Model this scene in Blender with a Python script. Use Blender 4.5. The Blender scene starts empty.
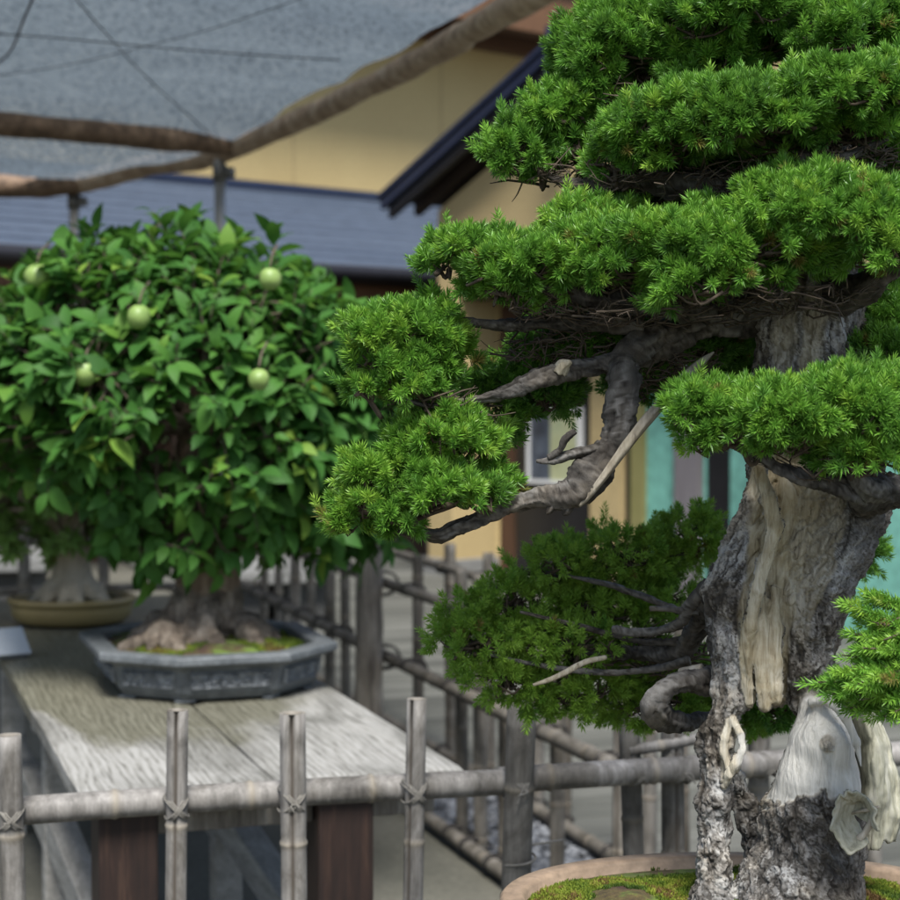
import bpy, math, random
import numpy as np
from mathutils import Matrix, Vector

rng = np.random.default_rng(7)
random.seed(7)
SC = bpy.context.scene
COL = SC.collection

# ------------------------------------------------------------------ camera model
F_PX = 1735.0            # focal length in pixels of a 900 px wide frame
CAM_H = 1.45
PITCH = math.atan(52.0 / F_PX)
CP, SP = math.cos(PITCH), math.sin(PITCH)

def at(px, py, D):
    """real-world point at distance D (metres along +Y) seen in the photo at px, py"""
    xc = (px - 450.0) / F_PX
    yc = -(py - 450.0) / F_PX
    d = np.array([xc, CP + yc * SP, -SP + yc * CP])
    return np.array([0, 0, CAM_H]) + d * (D / d[1])

# ------------------------------------------------------------------ numpy noise
def _hash(ix, iy, iz, seed):
    h = (ix.astype(np.int64) * 374761393 + iy.astype(np.int64) * 668265263 + iz.astype(np.int64) * 2147483647 + seed * 974634533) & 0xFFFFFFFF
    h = ((h ^ (h >> 13)) * 1274126177) & 0xFFFFFFFF
    h = ((h ^ (h >> 16)) * 2246822519) & 0xFFFFFFFF
    h = h ^ (h >> 15)
    return (h & 0xFFFFFF) / float(0x1000000)

def vnoise(p, seed=0):
    i = np.floor(p).astype(np.int64)
    f = p - i
    f = f * f * f * (f * (f * 6 - 15) + 10)
    r = 0
    for dx in (0, 1):
        wx = f[..., 0] if dx else 1 - f[..., 0]
        for dy in (0, 1):
            wy = f[..., 1] if dy else 1 - f[..., 1]
            for dz in (0, 1):
                wz = f[..., 2] if dz else 1 - f[..., 2]
                r = r + wx * wy * wz * _hash(i[..., 0] + dx, i[..., 1] + dy, i[..., 2] + dz, seed)
    return r * 2 - 1

def fbm(p, seed=0, octs=4, gain=.5):
    a, s, t = 1.0, 0, 0
    for k in range(octs):
        s = s + a * vnoise(p * 2.03 ** k + 13.7 * k, seed + k)
        t += a
        a *= gain
    return s / t

def worley(p, seed=0):
    i = np.floor(p).astype(np.int64)
    F1 = np.full(p.shape[:-1], 9.0)
    F2 = F1.copy()
    idr = np.zeros(p.shape[:-1])
    for dx in (-1, 0, 1):
        for dy in (-1, 0, 1):
            for dz in (-1, 0, 1):
                c = i + np.array([dx, dy, dz])
                q = np.stack([_hash(c[..., 0], c[..., 1], c[..., 2], seed + k) for k in (1, 2, 3)], -1) + c
                d = np.linalg.norm(q - p, axis=-1)
                r = _hash(c[..., 0], c[..., 1], c[..., 2], seed + 9)
                near = d < F1
                F2 = np.where(near, F1, np.minimum(F2, d))
                idr = np.where(near, r, idr)
                F1 = np.where(near, d, F1)
    return F1, F2, idr

def sstep(a, b, x):
    t = np.clip((x - a) / (b - a), 0, 1)
    return t * t * (3 - 2 * t)

# ------------------------------------------------------------------ mesh building
FRAME = {}      # object name -> (location, rotz) of its Empty

def norm(v):
    v = np.asarray(v, float)
    return v / max(np.linalg.norm(v), 1e-12)

class MB:
    def __init__(self):
        self.V, self.Q, self.T, self.A = [], [], [], []
        self.n = 0
    def add(self, V, Q=None, T=None, A=None):
        V = np.asarray(V, float).reshape(-1, 3)
        if Q is not None and len(Q): self.Q.append(np.asarray(Q, np.int64).reshape(-1, 4) + self.n)
        if T is not None and len(T): self.T.append(np.asarray(T, np.int64).reshape(-1, 3) + self.n)
        if A is None: A = np.zeros((len(V), 3))
        A = np.broadcast_to(np.asarray(A, float), (len(V), 3))
        self.V.append(V); self.A.append(A); self.n += len(V)
        return self
    def build(self, name, mat, parent=None, world=True, smooth=True, bevel=0, attr=False):
        V = np.concatenate(self.V)
        if world and parent is not None:
            chain, p = [], parent
            while p is not None:
                chain.append(p); p = p.parent
            M = np.eye(4)
            for p in reversed(chain):
                M = M @ np.array(p.matrix_basis)
            Mi = np.linalg.inv(M)
            V = V @ Mi[:3, :3].T + Mi[:3, 3]
        me = bpy.data.meshes.new(name)
        Q = np.concatenate(self.Q) if self.Q else np.zeros((0, 4), np.int64)
        T = np.concatenate(self.T) if self.T else np.zeros((0, 3), np.int64)
        me.vertices.add(len(V))
        me.vertices.foreach_set('co', V.astype(np.float32).ravel())
        nl = Q.size + T.size
        me.loops.add(nl)
        me.loops.foreach_set('vertex_index', np.concatenate([Q.ravel(), T.ravel()]).astype(np.int32))
        npoly = len(Q) + len(T)
        me.polygons.add(npoly)
        st = np.concatenate([np.arange(len(Q)) * 4, Q.size + np.arange(len(T)) * 3]).astype(np.int32)
        me.polygons.foreach_set('loop_start', st)
        try:
            me.polygons.foreach_set('loop_total', np.concatenate([np.full(len(Q), 4), np.full(len(T), 3)]).astype(np.int32))
        except Exception:
            pass
        me.polygons.foreach_set('use_smooth', np.full(npoly, bool(smooth)))
        me.update(calc_edges=True)
        if attr:
            a = me.attributes.new('tint', 'FLOAT_COLOR', 'POINT')
            A = np.concatenate(self.A)
            a.data.foreach_set('color', np.c_[A, np.ones(len(A))].astype(np.float32).ravel())
        me.materials.append(mat)
        o = bpy.data.objects.new(name, me)
        COL.objects.link(o)
        if parent is not None: o.parent = parent
        if bevel:
            b = o.modifiers.new('Bevel', 'BEVEL'); b.width = bevel; b.segments = 2; b.limit_method = 'ANGLE'
        return o

def box(mb, lo, hi, rot=None, c=(0, 0, 0)):
    x0, y0, z0 = lo; x1, y1, z1 = hi
    V = np.array([[x0,y0,z0],[x1,y0,z0],[x1,y1,z0],[x0,y1,z0],[x0,y0,z1],[x1,y0,z1],[x1,y1,z1],[x0,y1,z1]], float)
    if rot is not None: V = V @ np.array(rot).T
    V = V + np.array(c)
    mb.add(V, [[0,3,2,1],[4,5,6,7],[0,1,5,4],[1,2,6,5],[2,3,7,6],[3,0,4,7]])

def beam(mb, a, b, w, h, up=(0, 0, 1)):
    """rectangular bar from a to b"""
    a, b = np.array(a, float), np.array(b, float)
    t = norm(b - a); s = norm(np.cross(t, up)); u = np.cross(s, t)
    V = []
    for p in (a, b):
        for i, j in ((-1,-1),(1,-1),(1,1),(-1,1)): V.append(p + s * w / 2 * i + u * h / 2 * j)
    mb.add(V, [[0,1,2,3],[7,6,5,4],[0,4,5,1],[1,5,6,2],[2,6,7,3],[3,7,4,0]])

def prism(mb, poly, y0, y1):
    """polygon in (x, z) extruded along y; convex pieces only, fanned"""
    n = len(poly)
    V = [(x, y0, z) for x, z in poly] + [(x, y1, z) for x, z in poly]
    Q = [[i, (i + 1) % n, n + (i + 1) % n, n + i] for i in range(n)]
    T = [[0, i + 1, i] for i in range(1, n - 1)] + [[n, n + i, n + i + 1] for i in range(1, n - 1)]
    mb.add(V, Q, T)

def catmull(P, k=6):
    P = np.array(P, float)
    X = np.vstack([2 * P[0] - P[1], P, 2 * P[-1] - P[-2]])
    out = []
    for i in range(1, len(X) - 2):
        p0, p1, p2, p3 = X[i-1], X[i], X[i+1], X[i+2]
        for t in np.arange(k) / k:
            out.append(.5 * ((2*p1) + (-p0+p2)*t + (2*p0-5*p1+4*p2-p3)*t*t + (-p0+3*p1-3*p2+p3)*t**3))
    out.append(X[-2])
    return np.array(out)

def rings(P, R, n, closed=False):
    P = np.array(P, float); m = len(P)
    R = np.broadcast_to(np.asarray(R, float), (m,))
    if closed:
        Tn = np.roll(P, -1, 0) - np.roll(P, 1, 0)
    else:
        Tn = np.gradient(P, axis=0)
    Tn = Tn / np.maximum(np.linalg.norm(Tn, axis=1, keepdims=True), 1e-9)
    u = np.cross(Tn[0], [0.13, 0.21, 1.0] if abs(Tn[0][2]) < .9 else [1, .1, 0]); u = norm(u)
    a = np.arange(n) * 2 * math.pi / n
    out = np.zeros((m, n, 3)); N = np.zeros((m, n, 3))
    for i in range(m):
        u = norm(u - Tn[i] * np.dot(u, Tn[i])); w = np.cross(Tn[i], u)
        d = np.cos(a)[:, None] * u + np.sin(a)[:, None] * w
        N[i] = d; out[i] = P[i] + d * R[i]
    return out, N

def loft(mb, G, closed=False, caps=True, A=None):
    m, n, _ = G.shape
    idx = np.arange(m * n).reshape(m, n)
    nx = np.roll(idx, -1, 1)
    if closed:
        a, b = idx, np.roll(idx, -1, 0); an, bn = nx, np.roll(nx, -1, 0)
    else:
        a, b, an, bn = idx[:-1], idx[1:], nx[:-1], nx[1:]
    Q = np.stack([a, an, bn, b], -1).reshape(-1, 4)
    V = G.reshape(-1, 3); T = []
    if caps and not closed:
        V = np.vstack([V, G[0].mean(0), G[-1].mean(0)])
        c0, c1 = m * n, m * n + 1
        for j in range(n):
            T.append([c0, (j + 1) % n, j]); T.append([c1, (m-1)*n + j, (m-1)*n + (j + 1) % n])
        if A is not None and np.ndim(A) == 2: A = np.vstack([A, A[0], A[-1]])
    mb.add(V, Q, T, A)

def tube(mb, P, R, n=8, k=0, closed=False, rough=0, rs=40., seed=1, caps=True, A=None):
    P = np.array(P, float)
    if k:
        R = np.asarray(R, float)
        if R.ndim: R = np.interp(np.linspace(0, len(P) - 1, (len(P) - 1) * k + 1), np.arange(len(P)), R)
        P = catmull(P, k)
    G, N = rings(P, R, n, closed)
    if rough:
        G = G + N * (fbm(G * rs, seed, 3)[..., None] * rough)
    loft(mb, G, closed, caps, A)

def sphere(mb, c, r, nu=16, nv=10, squash=1.0, rough=0, rs=30, seed=3):
    th = np.linspace(0, math.pi, nv + 1)[1:-1]; ph = np.arange(nu) * 2 * math.pi / nu
    G = np.stack([np.sin(th)[:, None] * np.cos(ph), np.sin(th)[:, None] * np.sin(ph), np.cos(th)[:, None] * np.ones(nu) * squash], -1)
    V = G.reshape(-1, 3)
    if rough: V = V * (1 + rough * fbm(V * rs + seed, seed, 2)[:, None])
    loft(mb, V.reshape(G.shape) * r + np.array(c))

def grid_sheet(mb, G, A=None):
    m, n, _ = G.shape
    i = np.arange(m * n).reshape(m, n)
    mb.add(G.reshape(-1, 3), np.stack([i[:-1, :-1], i[:-1, 1:], i[1:, 1:], i[1:, :-1]], -1).reshape(-1, 4), None, A)

# ------------------------------------------------------------------ implicit surfaces (surface nets)
class Field:
    def __init__(self, lo, hi, h):
        self.lo = np.array(lo, float); self.h = h
        n = np.ceil((np.array(hi) - self.lo) / h).astype(int) + 1
        self.ax = [self.lo[k] + h * np.arange(n[k]) for k in range(3)]
        self.F = np.full(n, 1.0, np.float32)
    def _win(self, lo, hi):
        s = []
        for k in range(3):
            a = max(0, int((lo[k] - self.lo[k]) / self.h) - 1); b = min(len(self.ax[k]), int((hi[k] - self.lo[k]) / self.h) + 2)
            if b - a < 2: return None
            s.append(slice(a, b))
        return tuple(s)
    def capsule(self, a, b, ra, rb, k=.01, flat=(1, 1, 1), sub=False):
        a, b = np.array(a, float), np.array(b, float)
        pad = max(ra, rb) + 3 * k + .01
        w = self._win(np.minimum(a, b) - pad, np.maximum(a, b) + pad)
        if w is None: return
        X, Y, Z = np.meshgrid(self.ax[0][w[0]], self.ax[1][w[1]], self.ax[2][w[2]], indexing='ij', sparse=True)
        d = b - a; L = max(float(d @ d), 1e-9)
        t = np.clip(((X - a[0]) * d[0] + (Y - a[1]) * d[1] + (Z - a[2]) * d[2]) / L, 0, 1)
        D = np.sqrt(((X - a[0] - t * d[0]) / flat[0]) ** 2 + ((Y - a[1] - t * d[1]) / flat[1]) ** 2 + ((Z - a[2] - t * d[2]) / flat[2]) ** 2) - (ra + t * (rb - ra))
        F = self.F[w]
        if sub:
            hh = np.clip(.5 - .5 * (F + D) / k, 0, 1)
            self.F[w] = F * (1 - hh) - D * hh + k * hh * (1 - hh)
        else:
            hh = np.clip(.5 + .5 * (F - D) / k, 0, 1)
            self.F[w] = F * (1 - hh) + D * hh - k * hh * (1 - hh)
    def chain(self, P, R, k=.01, sub=False, flat=(1, 1, 1)):
        for i in range(len(P) - 1):
            self.capsule(P[i], P[i+1], R[i], R[i+1], k, flat, sub)
    def mesh(self):
        F = self.F; h = self.h
        nx, ny, nz = F.shape
        S = F < 0
        cnt = np.zeros((nx-1, ny-1, nz-1), np.int8)
        cs = [(i, j, k) for i in (0, 1) for j in (0, 1) for k in (0, 1)]
        for i, j, k in cs:
            cnt += S[i:nx-1+i, j:ny-1+j, k:nz-1+k]
        I, J, K = np.nonzero((cnt > 0) & (cnt < 8))
        cf = {c: F[I + c[0], J + c[1], K + c[2]] for c in cs}
        acc = np.zeros((len(I), 3)); num = np.zeros(len(I))
        for c in cs:
            for ax in range(3):
                if c[ax] == 0:
                    e = list(c); e[ax] = 1; e = tuple(e)
                    f0, f1 = cf[c], cf[e]
                    m = (f0 < 0) != (f1 < 0)
                    t = np.where(m, f0 / np.where(m, f0 - f1, 1), 0)
                    p = np.array(c, float)[None, :].repeat(len(I), 0); p[:, ax] += t
                    acc += p * m[:, None]; num += m
        V = self.lo + (np.stack([I, J, K], -1) + acc / num[:, None]) * h
        ID = np.full((nx-1, ny-1, nz-1), -1, np.int64); ID[I, J, K] = np.arange(len(I))
        Qs = []
        for ax in range(3):
            sl0 = [slice(1, -1)] * 3; sl1 = [slice(1, -1)] * 3
            sl0[ax] = slice(0, -1); sl1[ax] = slice(1, None)
            A, B = S[tuple(sl0)], S[tuple(sl1)]
            for flip, m in ((False, A & ~B), (True, ~A & B)):
                q = np.stack(np.nonzero(m), -1)
                if not len(q): continue
                o = np.array([1, 1, 1]); o[ax] = 0
                q = q + o
                b, c = [(1, 2), (2, 0), (0, 1)][ax]
                def g(db, dc):
                    r = q.copy(); r[:, b] += db; r[:, c] += dc
                    return ID[r[:, 0], r[:, 1], r[:, 2]]
                quad = np.stack([g(-1, -1), g(0, -1), g(0, 0), g(-1, 0)], -1)
                Qs.append(quad[:, ::-1] if flip else quad)
        Q = np.concatenate(Qs)
        return V, Q[(Q >= 0).all(1)]

def vert_normals(V, Q):
    fn = np.cross(V[Q[:, 2]] - V[Q[:, 0]], V[Q[:, 3]] - V[Q[:, 1]])
    N = np.zeros_like(V)
    for k in range(4): np.add.at(N, Q[:, k], fn)
    return N / np.maximum(np.linalg.norm(N, axis=1, keepdims=True), 1e-12)

# ------------------------------------------------------------------ scatter of small templates (leaves, needles)
def frames(Z, spin):
    """rotation matrices whose z column is Z, spun by angle"""
    Z = Z / np.linalg.norm(Z, axis=1, keepdims=True)
    ref = np.where(np.abs(Z[:, 2:3]) < .9, np.array([[0, 0, 1.]]), np.array([[1., 0, 0]]))
    X = np.cross(ref, Z); X /= np.linalg.norm(X, axis=1, keepdims=True)
    Y = np.cross(Z, X)
    c, s = np.cos(spin)[:, None], np.sin(spin)[:, None]
    return np.stack([X * c + Y * s, -X * s + Y * c, Z], -1)

def scatter(mb, temps, pos, R, scale, tint):
    which = rng.integers(0, len(temps), len(pos))
    for k, (TV, TQ, TA) in enumerate(temps):
        s = np.nonzero(which == k)[0]
        if not len(s): continue
        V = np.einsum('nij,vj->nvi', R[s], TV) * scale[s][:, None, None] + pos[s][:, None, :]
        Q = TQ[None] + (np.arange(len(s)) * len(TV))[:, None, None]
        A = np.repeat(tint[s][:, None, :], len(TV), 1).copy()
        A[:, :, 2] = TA[None, :]
        mb.add(V.reshape(-1, 3), Q.reshape(-1, 4), None, A.reshape(-1, 3))

# ------------------------------------------------------------------ things and tags
def tag(o, label=None, cat=None, group=None, kind=None):
    if label: o['label'] = label
    if cat: o['category'] = cat
    if group: o['group'] = group
    if kind: o['kind'] = kind
    return o

def thing(name, label, cat, loc, rotz=0, group=None):
    o = bpy.data.objects.new(name, None); COL.objects.link(o)
    o.location = tuple(float(x) for x in loc); o.rotation_euler = (0, 0, rotz)
    o.matrix_basis = Matrix.Translation(o.location) @ Matrix.Rotation(rotz, 4, 'Z')
    return tag(o, label, cat, group)

# ------------------------------------------------------------------ materials
def ramp(nt, stops):
    r = nt.nodes.new('ShaderNodeValToRGB')
    e = r.color_ramp.elements
    while len(e) < len(stops): e.new(.5)
    for k, (p, c) in enumerate(stops):
        e[k].position = p; e[k].color = (c[0], c[1], c[2], 1)
    return r

def new_mat(name):
    m = bpy.data.materials.new(name); m.use_nodes = True
    nt = m.node_tree
    return m, nt, nt.nodes['Principled BSDF']

def noise_node(nt, vec, scale, detail=6, rough=.6, dist=0):
    n = nt.nodes.new('ShaderNodeTexNoise')
    n.inputs['Scale'].default_value = scale; n.inputs['Detail'].default_value = detail
    n.inputs['Roughness'].default_value = rough; n.inputs['Distortion'].default_value = dist
    nt.links.new(vec, n.inputs['Vector'])
    return n

def mapping(nt, coord='Object', scale=(1, 1, 1), rot=(0, 0, 0), loc=(0, 0, 0)):
    t = nt.nodes.new('ShaderNodeTexCoord'); m = nt.nodes.new('ShaderNodeMapping')
    m.inputs['Scale'].default_value = scale; m.inputs['Rotation'].default_value = rot; m.inputs['Location'].default_value = loc
    nt.links.new(t.outputs[coord], m.inputs['Vector'])
    return m.outputs['Vector']

def mix(nt, fac, a, b, mode='MIX'):
    n = nt.nodes.new('ShaderNodeMix'); n.data_type = 'RGBA'; n.blend_type = mode
    for sock, v in ((n.inputs[0], fac), (n.inputs[6], a), (n.inputs[7], b)):
        if hasattr(v, 'is_linked') or hasattr(v, 'links'): nt.links.new(v, sock)
        elif isinstance(v, (int, float)): sock.default_value = v
        else: sock.default_value = (*v, 1)
    return n.outputs[2]

def bump(nt, b, h, strength=.3, dist=.01):
    n = nt.nodes.new('ShaderNodeBump'); n.inputs['Strength'].default_value = strength; n.inputs['Distance'].default_value = dist
    nt.links.new(h, n.inputs['Height']); nt.links.new(n.outputs[0], b.inputs['Normal'])

def simple(name, stops, scale=8, stretch=(1, 1, 1), rough=.7, bmp=.3, dist=.005, detail=7, spec=.4, metal=0, warp=0, fine=None, rot=(0, 0, 0)):
    m, nt, b = new_mat(name)
    v = mapping(nt, scale=stretch, rot=rot)
    n = noise_node(nt, v, scale, detail, .62, warp)
    r = ramp(nt, stops); nt.links.new(n.outputs[0], r.inputs[0])
    col = r.outputs[0]
    if fine:
        n2 = noise_node(nt, v, fine, 3, .6)
        r2 = ramp(nt, [(.3, (.72, .72, .72)), (.7, (1.15, 1.15, 1.15))]); nt.links.new(n2.outputs[0], r2.inputs[0])
        col = mix(nt, 1.0, col, r2.outputs[0], 'MULTIPLY')
    nt.links.new(col, b.inputs['Base Color'])
    b.inputs['Roughness'].default_value = rough; b.inputs['Metallic'].default_value = metal
    b.inputs['Specular IOR Level'].default_value = spec
    if bmp: bump(nt, b, n.outputs[0], bmp, dist)
    return m
M = {}
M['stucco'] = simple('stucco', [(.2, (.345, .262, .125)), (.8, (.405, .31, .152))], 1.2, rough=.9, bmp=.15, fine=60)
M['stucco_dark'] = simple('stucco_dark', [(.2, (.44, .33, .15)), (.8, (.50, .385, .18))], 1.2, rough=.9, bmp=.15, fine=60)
M['navy'] = simple('navy_metal', [(.2, (.012, .017, .04)), (.8, (.022, .03, .06))], 4, rough=.35, bmp=.05, spec=.5)
M['dark_wood'] = simple('dark_wood', [(.2, (.012, .008, .006)), (.8, (.035, .022, .015))], 6, (1, 1, .2), rough=.6)
M['brown_wood'] = simple('brown_wood', [(.2, (.085, .04, .018)), (.8, (.15, .075, .034))], 4, (6, 1, 1), rough=.6, fine=40)
M['veranda'] = simple('veranda_wood', [(.2, (.03, .016, .009)), (.8, (.085, .04, .02))], 3, (4, 4, .5), rough=.7)
M['blue_roof'] = simple('blue_grey_roofing', [(.2, (.050, .066, .096)), (.8, (.073, .093, .128))], 1.6, (.3, 3, 1), rough=.7, bmp=.06, spec=.15, fine=20)
M['gutter'] = simple('gutter_metal', [(.2, (.01, .01, .013)), (.8, (.02, .02, .025))], 5, rough=.4, bmp=.03)
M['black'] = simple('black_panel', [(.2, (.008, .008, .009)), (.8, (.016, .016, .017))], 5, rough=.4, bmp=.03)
M['teal'] = simple('teal_panel', [(.2, (.13, .33, .265)), (.8, (.17, .40, .325))], 1.3, (1, 1, .5), rough=.55, bmp=.08, fine=25)
M['olive'] = simple('olive_post', [(.2, (.16, .15, .05)), (.8, (.22, .20, .08))], 3, rough=.7)
M['grey_post'] = simple('grey_post', [(.2, (.11, .10, .105)), (.8, (.18, .165, .17))], 5, (3, 3, .4), rough=.75)
M['white'] = simple('white_frame', [(.2, (.50, .50, .49)), (.8, (.60, .60, .58))], 3, rough=.5, bmp=.03)
M['ground'] = simple('packed_earth', [(.2, (.055, .055, .042)), (.55, (.095, .092, .073)), (.8, (.14, .132, .105))], 1.6, rough=.95, bmp=.5, dist=.02, fine=45)
M['stone'] = simple('stone_slab', [(.2, (.12, .12, .115)), (.8, (.20, .20, .19))], 3, rough=.85, fine=50)
M['dark_stone'] = simple('dark_stone', [(.2, (.03, .03, .03)), (.8, (.07, .07, .065))], 3, rough=.85)
M['gravel'] = None
M['steel'] = simple('galvanised_pipe', [(.2, (.30, .29, .27)), (.8, (.42, .41, .38))], 14, rough=.45, metal=.5, bmp=.05)
M['clamp'] = simple('clamp_steel', [(.2, (.10, .10, .10)), (.8, (.22, .22, .21))], 30, rough=.5, metal=.6, bmp=.1)
M['pole'] = simple('debarked_pole', [(.25, (.19, .125, .078)), (.5, (.42, .31, .21)), (.8, (.60, .50, .39))], 8, (1, 1, 1), rough=.75, bmp=.5, dist=.01, warp=1.2, fine=40)
M['pole_dark'] = simple('dark_pole', [(.25, (.05, .034, .024)), (.5, (.16, .105, .066)), (.8, (.30, .21, .14))], 8, rough=.75, bmp=.5, dist=.01, warp=1.2, fine=40)
M['rope'] = simple('straw_rope', [(.2, (.08, .075, .065)), (.8, (.24, .225, .195))], 120, rough=.95)
M['rope_dark'] = simple('dark_rope', [(.2, (.015, .013, .012)), (.8, (.05, .045, .04))], 120, rough=.9)
M['leg'] = simple('red_brown_leg', [(.25, (.009, .005, .004)), (.55, (.020, .010, .007)), (.85, (.065, .036, .023))], 7, (9, 9, .7), rough=.6, fine=30)
M['grey_timber'] = simple('grey_timber', [(.25, (.15, .145, .13)), (.75, (.36, .35, .32))], 6, (6, 1, 6), rough=.85, fine=40)
M['tan_pot'] = simple('tan_glaze', [(.2, (.17, .13, .055)), (.8, (.25, .195, .085))], 6, rough=.35, bmp=.08, spec=.5)
M['clay_pot'] = simple('brown_clay', [(.2, (.17, .12, .08)), (.8, (.29, .215, .15))], 9, rough=.55, bmp=.15, fine=60)
M['pot'] = simple('blue_grey_pot', [(.2, (.055, .062, .068)), (.5, (.095, .105, .11)), (.85, (.17, .18, .185))], 14, rough=.5, bmp=.4, dist=.004, fine=70)
M['plaque_face'] = simple('plaque_face', [(.2, (.36, .39, .42)), (.8, (.46, .49, .52))], 6, rough=.35, bmp=.02)
M['plaque_block'] = simple('plaque_block', [(.2, (.07, .075, .075)), (.8, (.12, .125, .125))], 12, rough=.6)
M['fruit'] = simple('green_fruit', [(.2, (.14, .225, .055)), (.8, (.23, .32, .095))], 18, rough=.45, bmp=.06, spec=.4)
M['twig'] = simple('twig_bark', [(.25, (.035, .026, .018)), (.75, (.13, .10, .07))], 60, rough=.9)
M['maple_bark'] = simple('maple_bark', [(.2, (.16, .135, .095)), (.8, (.38, .33, .25))], 22, (1, 1, .4), rough=.85, bmp=.4)

def soil_mat():
    m, nt, b = new_mat('mossy_soil')
    v = mapping(nt)
    n = noise_node(nt, v, 9, 5, .6); n2 = noise_node(nt, v, 90, 5, .7)
    r = ramp(nt, [(.40, (.045, .022, .013)), (.5, (.07, .055, .015)), (.56, (.085, .13, .018)), (.75, (.16, .21, .03))])
    nt.links.new(n.outputs[0], r.inputs[0])
    r2 = ramp(nt, [(.3, (.45, .45, .45)), (.7, (1.3, 1.3, 1.3))]); nt.links.new(n2.outputs[0], r2.inputs[0])
    nt.links.new(mix(nt, 1., r.outputs[0], r2.outputs[0], 'MULTIPLY'), b.inputs['Base Color'])
    b.inputs['Roughness'].default_value = .95
    bump(nt, b, n2.outputs[0], .9, .006)
    return m
M['soil'] = soil_mat()
M['pot_relief'] = simple('relief_glaze', [(.3, (.05, .056, .06)), (.5, (.12, .13, .135)), (.75, (.27, .28, .285))], 45, rough=.5, bmp=.4, dist=.004)

def foliage_mat(name, stops, trans=.3, rough=.45, spec=.35, tipcol=None, tcol=(.10, .20, .03)):
    """colour picked per leaf / shoot from the random r channel of 'tint'; b channel runs base to tip"""
    m, nt, b = new_mat(name)
    a = nt.nodes.new('ShaderNodeAttribute'); a.attribute_name = 'tint'
    s = nt.nodes.new('ShaderNodeSeparateColor'); nt.links.new(a.outputs['Color'], s.inputs[0])
    r = ramp(nt, stops); nt.links.new(s.outputs[0], r.inputs[0])
    col = r.outputs[0]
    if tipcol: col = mix(nt, s.outputs[2], col, mix(nt, .55, col, tipcol))
    nt.links.new(col, b.inputs['Base Color'])
    b.inputs['Roughness'].default_value = rough; b.inputs['Specular IOR Level'].default_value = spec
    t = nt.nodes.new('ShaderNodeBsdfTranslucent')
    nt.links.new(mix(nt, .5, col, tcol), t.inputs['Color'])
    ms = nt.nodes.new('ShaderNodeMixShader'); ms.inputs[0].default_value = trans
    nt.links.new(b.outputs[0], ms.inputs[1]); nt.links.new(t.outputs[0], ms.inputs[2])
    nt.links.new(ms.outputs[0], nt.nodes['Material Output'].inputs['Surface'])
    return m
M['needle'] = foliage_mat('spruce_needles', [(0, (.022, .092, .014)), (.36, (.066, .205, .022)), (.62, (.145, .34, .034)), (.95, (.30, .48, .056)), (.98, (.20, .11, .04))], .34, .40, .4, (.19, .37, .055))
M['needle_fine'] = foliage_mat('fine_needles', [(0, (.036, .12, .016)), (.5, (.105, .265, .03)), (.95, (.24, .41, .05)), (.98, (.20, .11, .04))], .36, .45, .3, (.20, .34, .05))
M['leaf'] = foliage_mat('quince_leaves', [(0, (.032, .100, .020)), (.4, (.050, .148, .026)), (.75, (.072, .185, .03)), (.92, (.12, .24, .035)), (1, (.17, .28, .042))], .38, .58, .2, None, (.10, .22, .03))
M['maple_leaf'] = foliage_mat('maple_leaves', [(0, (.11, .21, .045)), (.6, (.18, .31, .07)), (1, (.28, .40, .11))], .45, .5, .3)
M['moss_blade'] = foliage_mat('moss_blades', [(0, (.035, .065, .012)), (.3, (.07, .115, .014)), (.6, (.14, .19, .02)), (.85, (.23, .26, .035)), (.95, (.13, .075, .03))], .25, .7, .2)

def trunk_mat():
    """tint: r = bare deadwood, g = plate shade, b = lichen-pale bare wood"""
    m, nt, b = new_mat('spruce_trunk_bark')
    a = nt.nodes.new('ShaderNodeAttribute'); a.attribute_name = 'tint'
    s = nt.nodes.new('ShaderNodeSeparateColor'); nt.links.new(a.outputs['Color'], s.inputs[0])
    v = mapping(nt, scale=(1, 1, .45)); v1 = mapping(nt)
    n1 = noise_node(nt, v, 85, 8, .68, .6)
    bark = ramp(nt, [(.18, (.022, .019, .016)), (.38, (.075, .069, .061)), (.58, (.17, .162, .15)), (.8, (.36, .355, .335))])
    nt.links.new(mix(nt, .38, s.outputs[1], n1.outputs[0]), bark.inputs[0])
    vg = mapping(nt, scale=(1, 1, .12))
    n2 = noise_node(nt, vg, 130, 7, .62, .8)
    n3 = noise_node(nt, v1, 22, 4, .6)
    dead = ramp(nt, [(.27, (.09, .068, .042)), (.40, (.34, .29, .20)), (.56, (.50, .45, .34)), (.78, (.60, .56, .45))])
    nt.links.new(n2.outputs[0], dead.inputs[0])
    stain = ramp(nt, [(.4, (.72, .68, .58)), (.6, (1, 1, 1))]); nt.links.new(n3.outputs[0], stain.inputs[0])
    deadc = mix(nt, 1., dead.outputs[0], stain.outputs[0], 'MULTIPLY')
    pale = ramp(nt, [(.2, (.28, .26, .22)), (.42, (.43, .415, .37)), (.65, (.52, .505, .46))]); nt.links.new(n2.outputs[0], pale.inputs[0])
    deadc = mix(nt, s.outputs[2], deadc, pale.outputs[0])
    nb_ = noise_node(nt, v1, 15, 4, .6); br_ = ramp(nt, [(.46, (1, 1, 1)), (.62, (.94, .87, .77))]); nt.links.new(nb_.outputs[0], br_.inputs[0])
    barkc = mix(nt, 1., bark.outputs[0], br_.outputs[0], 'MULTIPLY')
    nt.links.new(mix(nt, s.outputs[0], barkc, deadc), b.inputs['Base Color'])
    b.inputs['Roughness'].default_value = .85; b.inputs['Specular IOR Level'].default_value = .25
    h = mix(nt, s.outputs[0], n1.outputs[0], n2.outputs[0])
    bump(nt, b, h, .8, .004)
    return m
M['trunk'] = trunk_mat()
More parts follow.
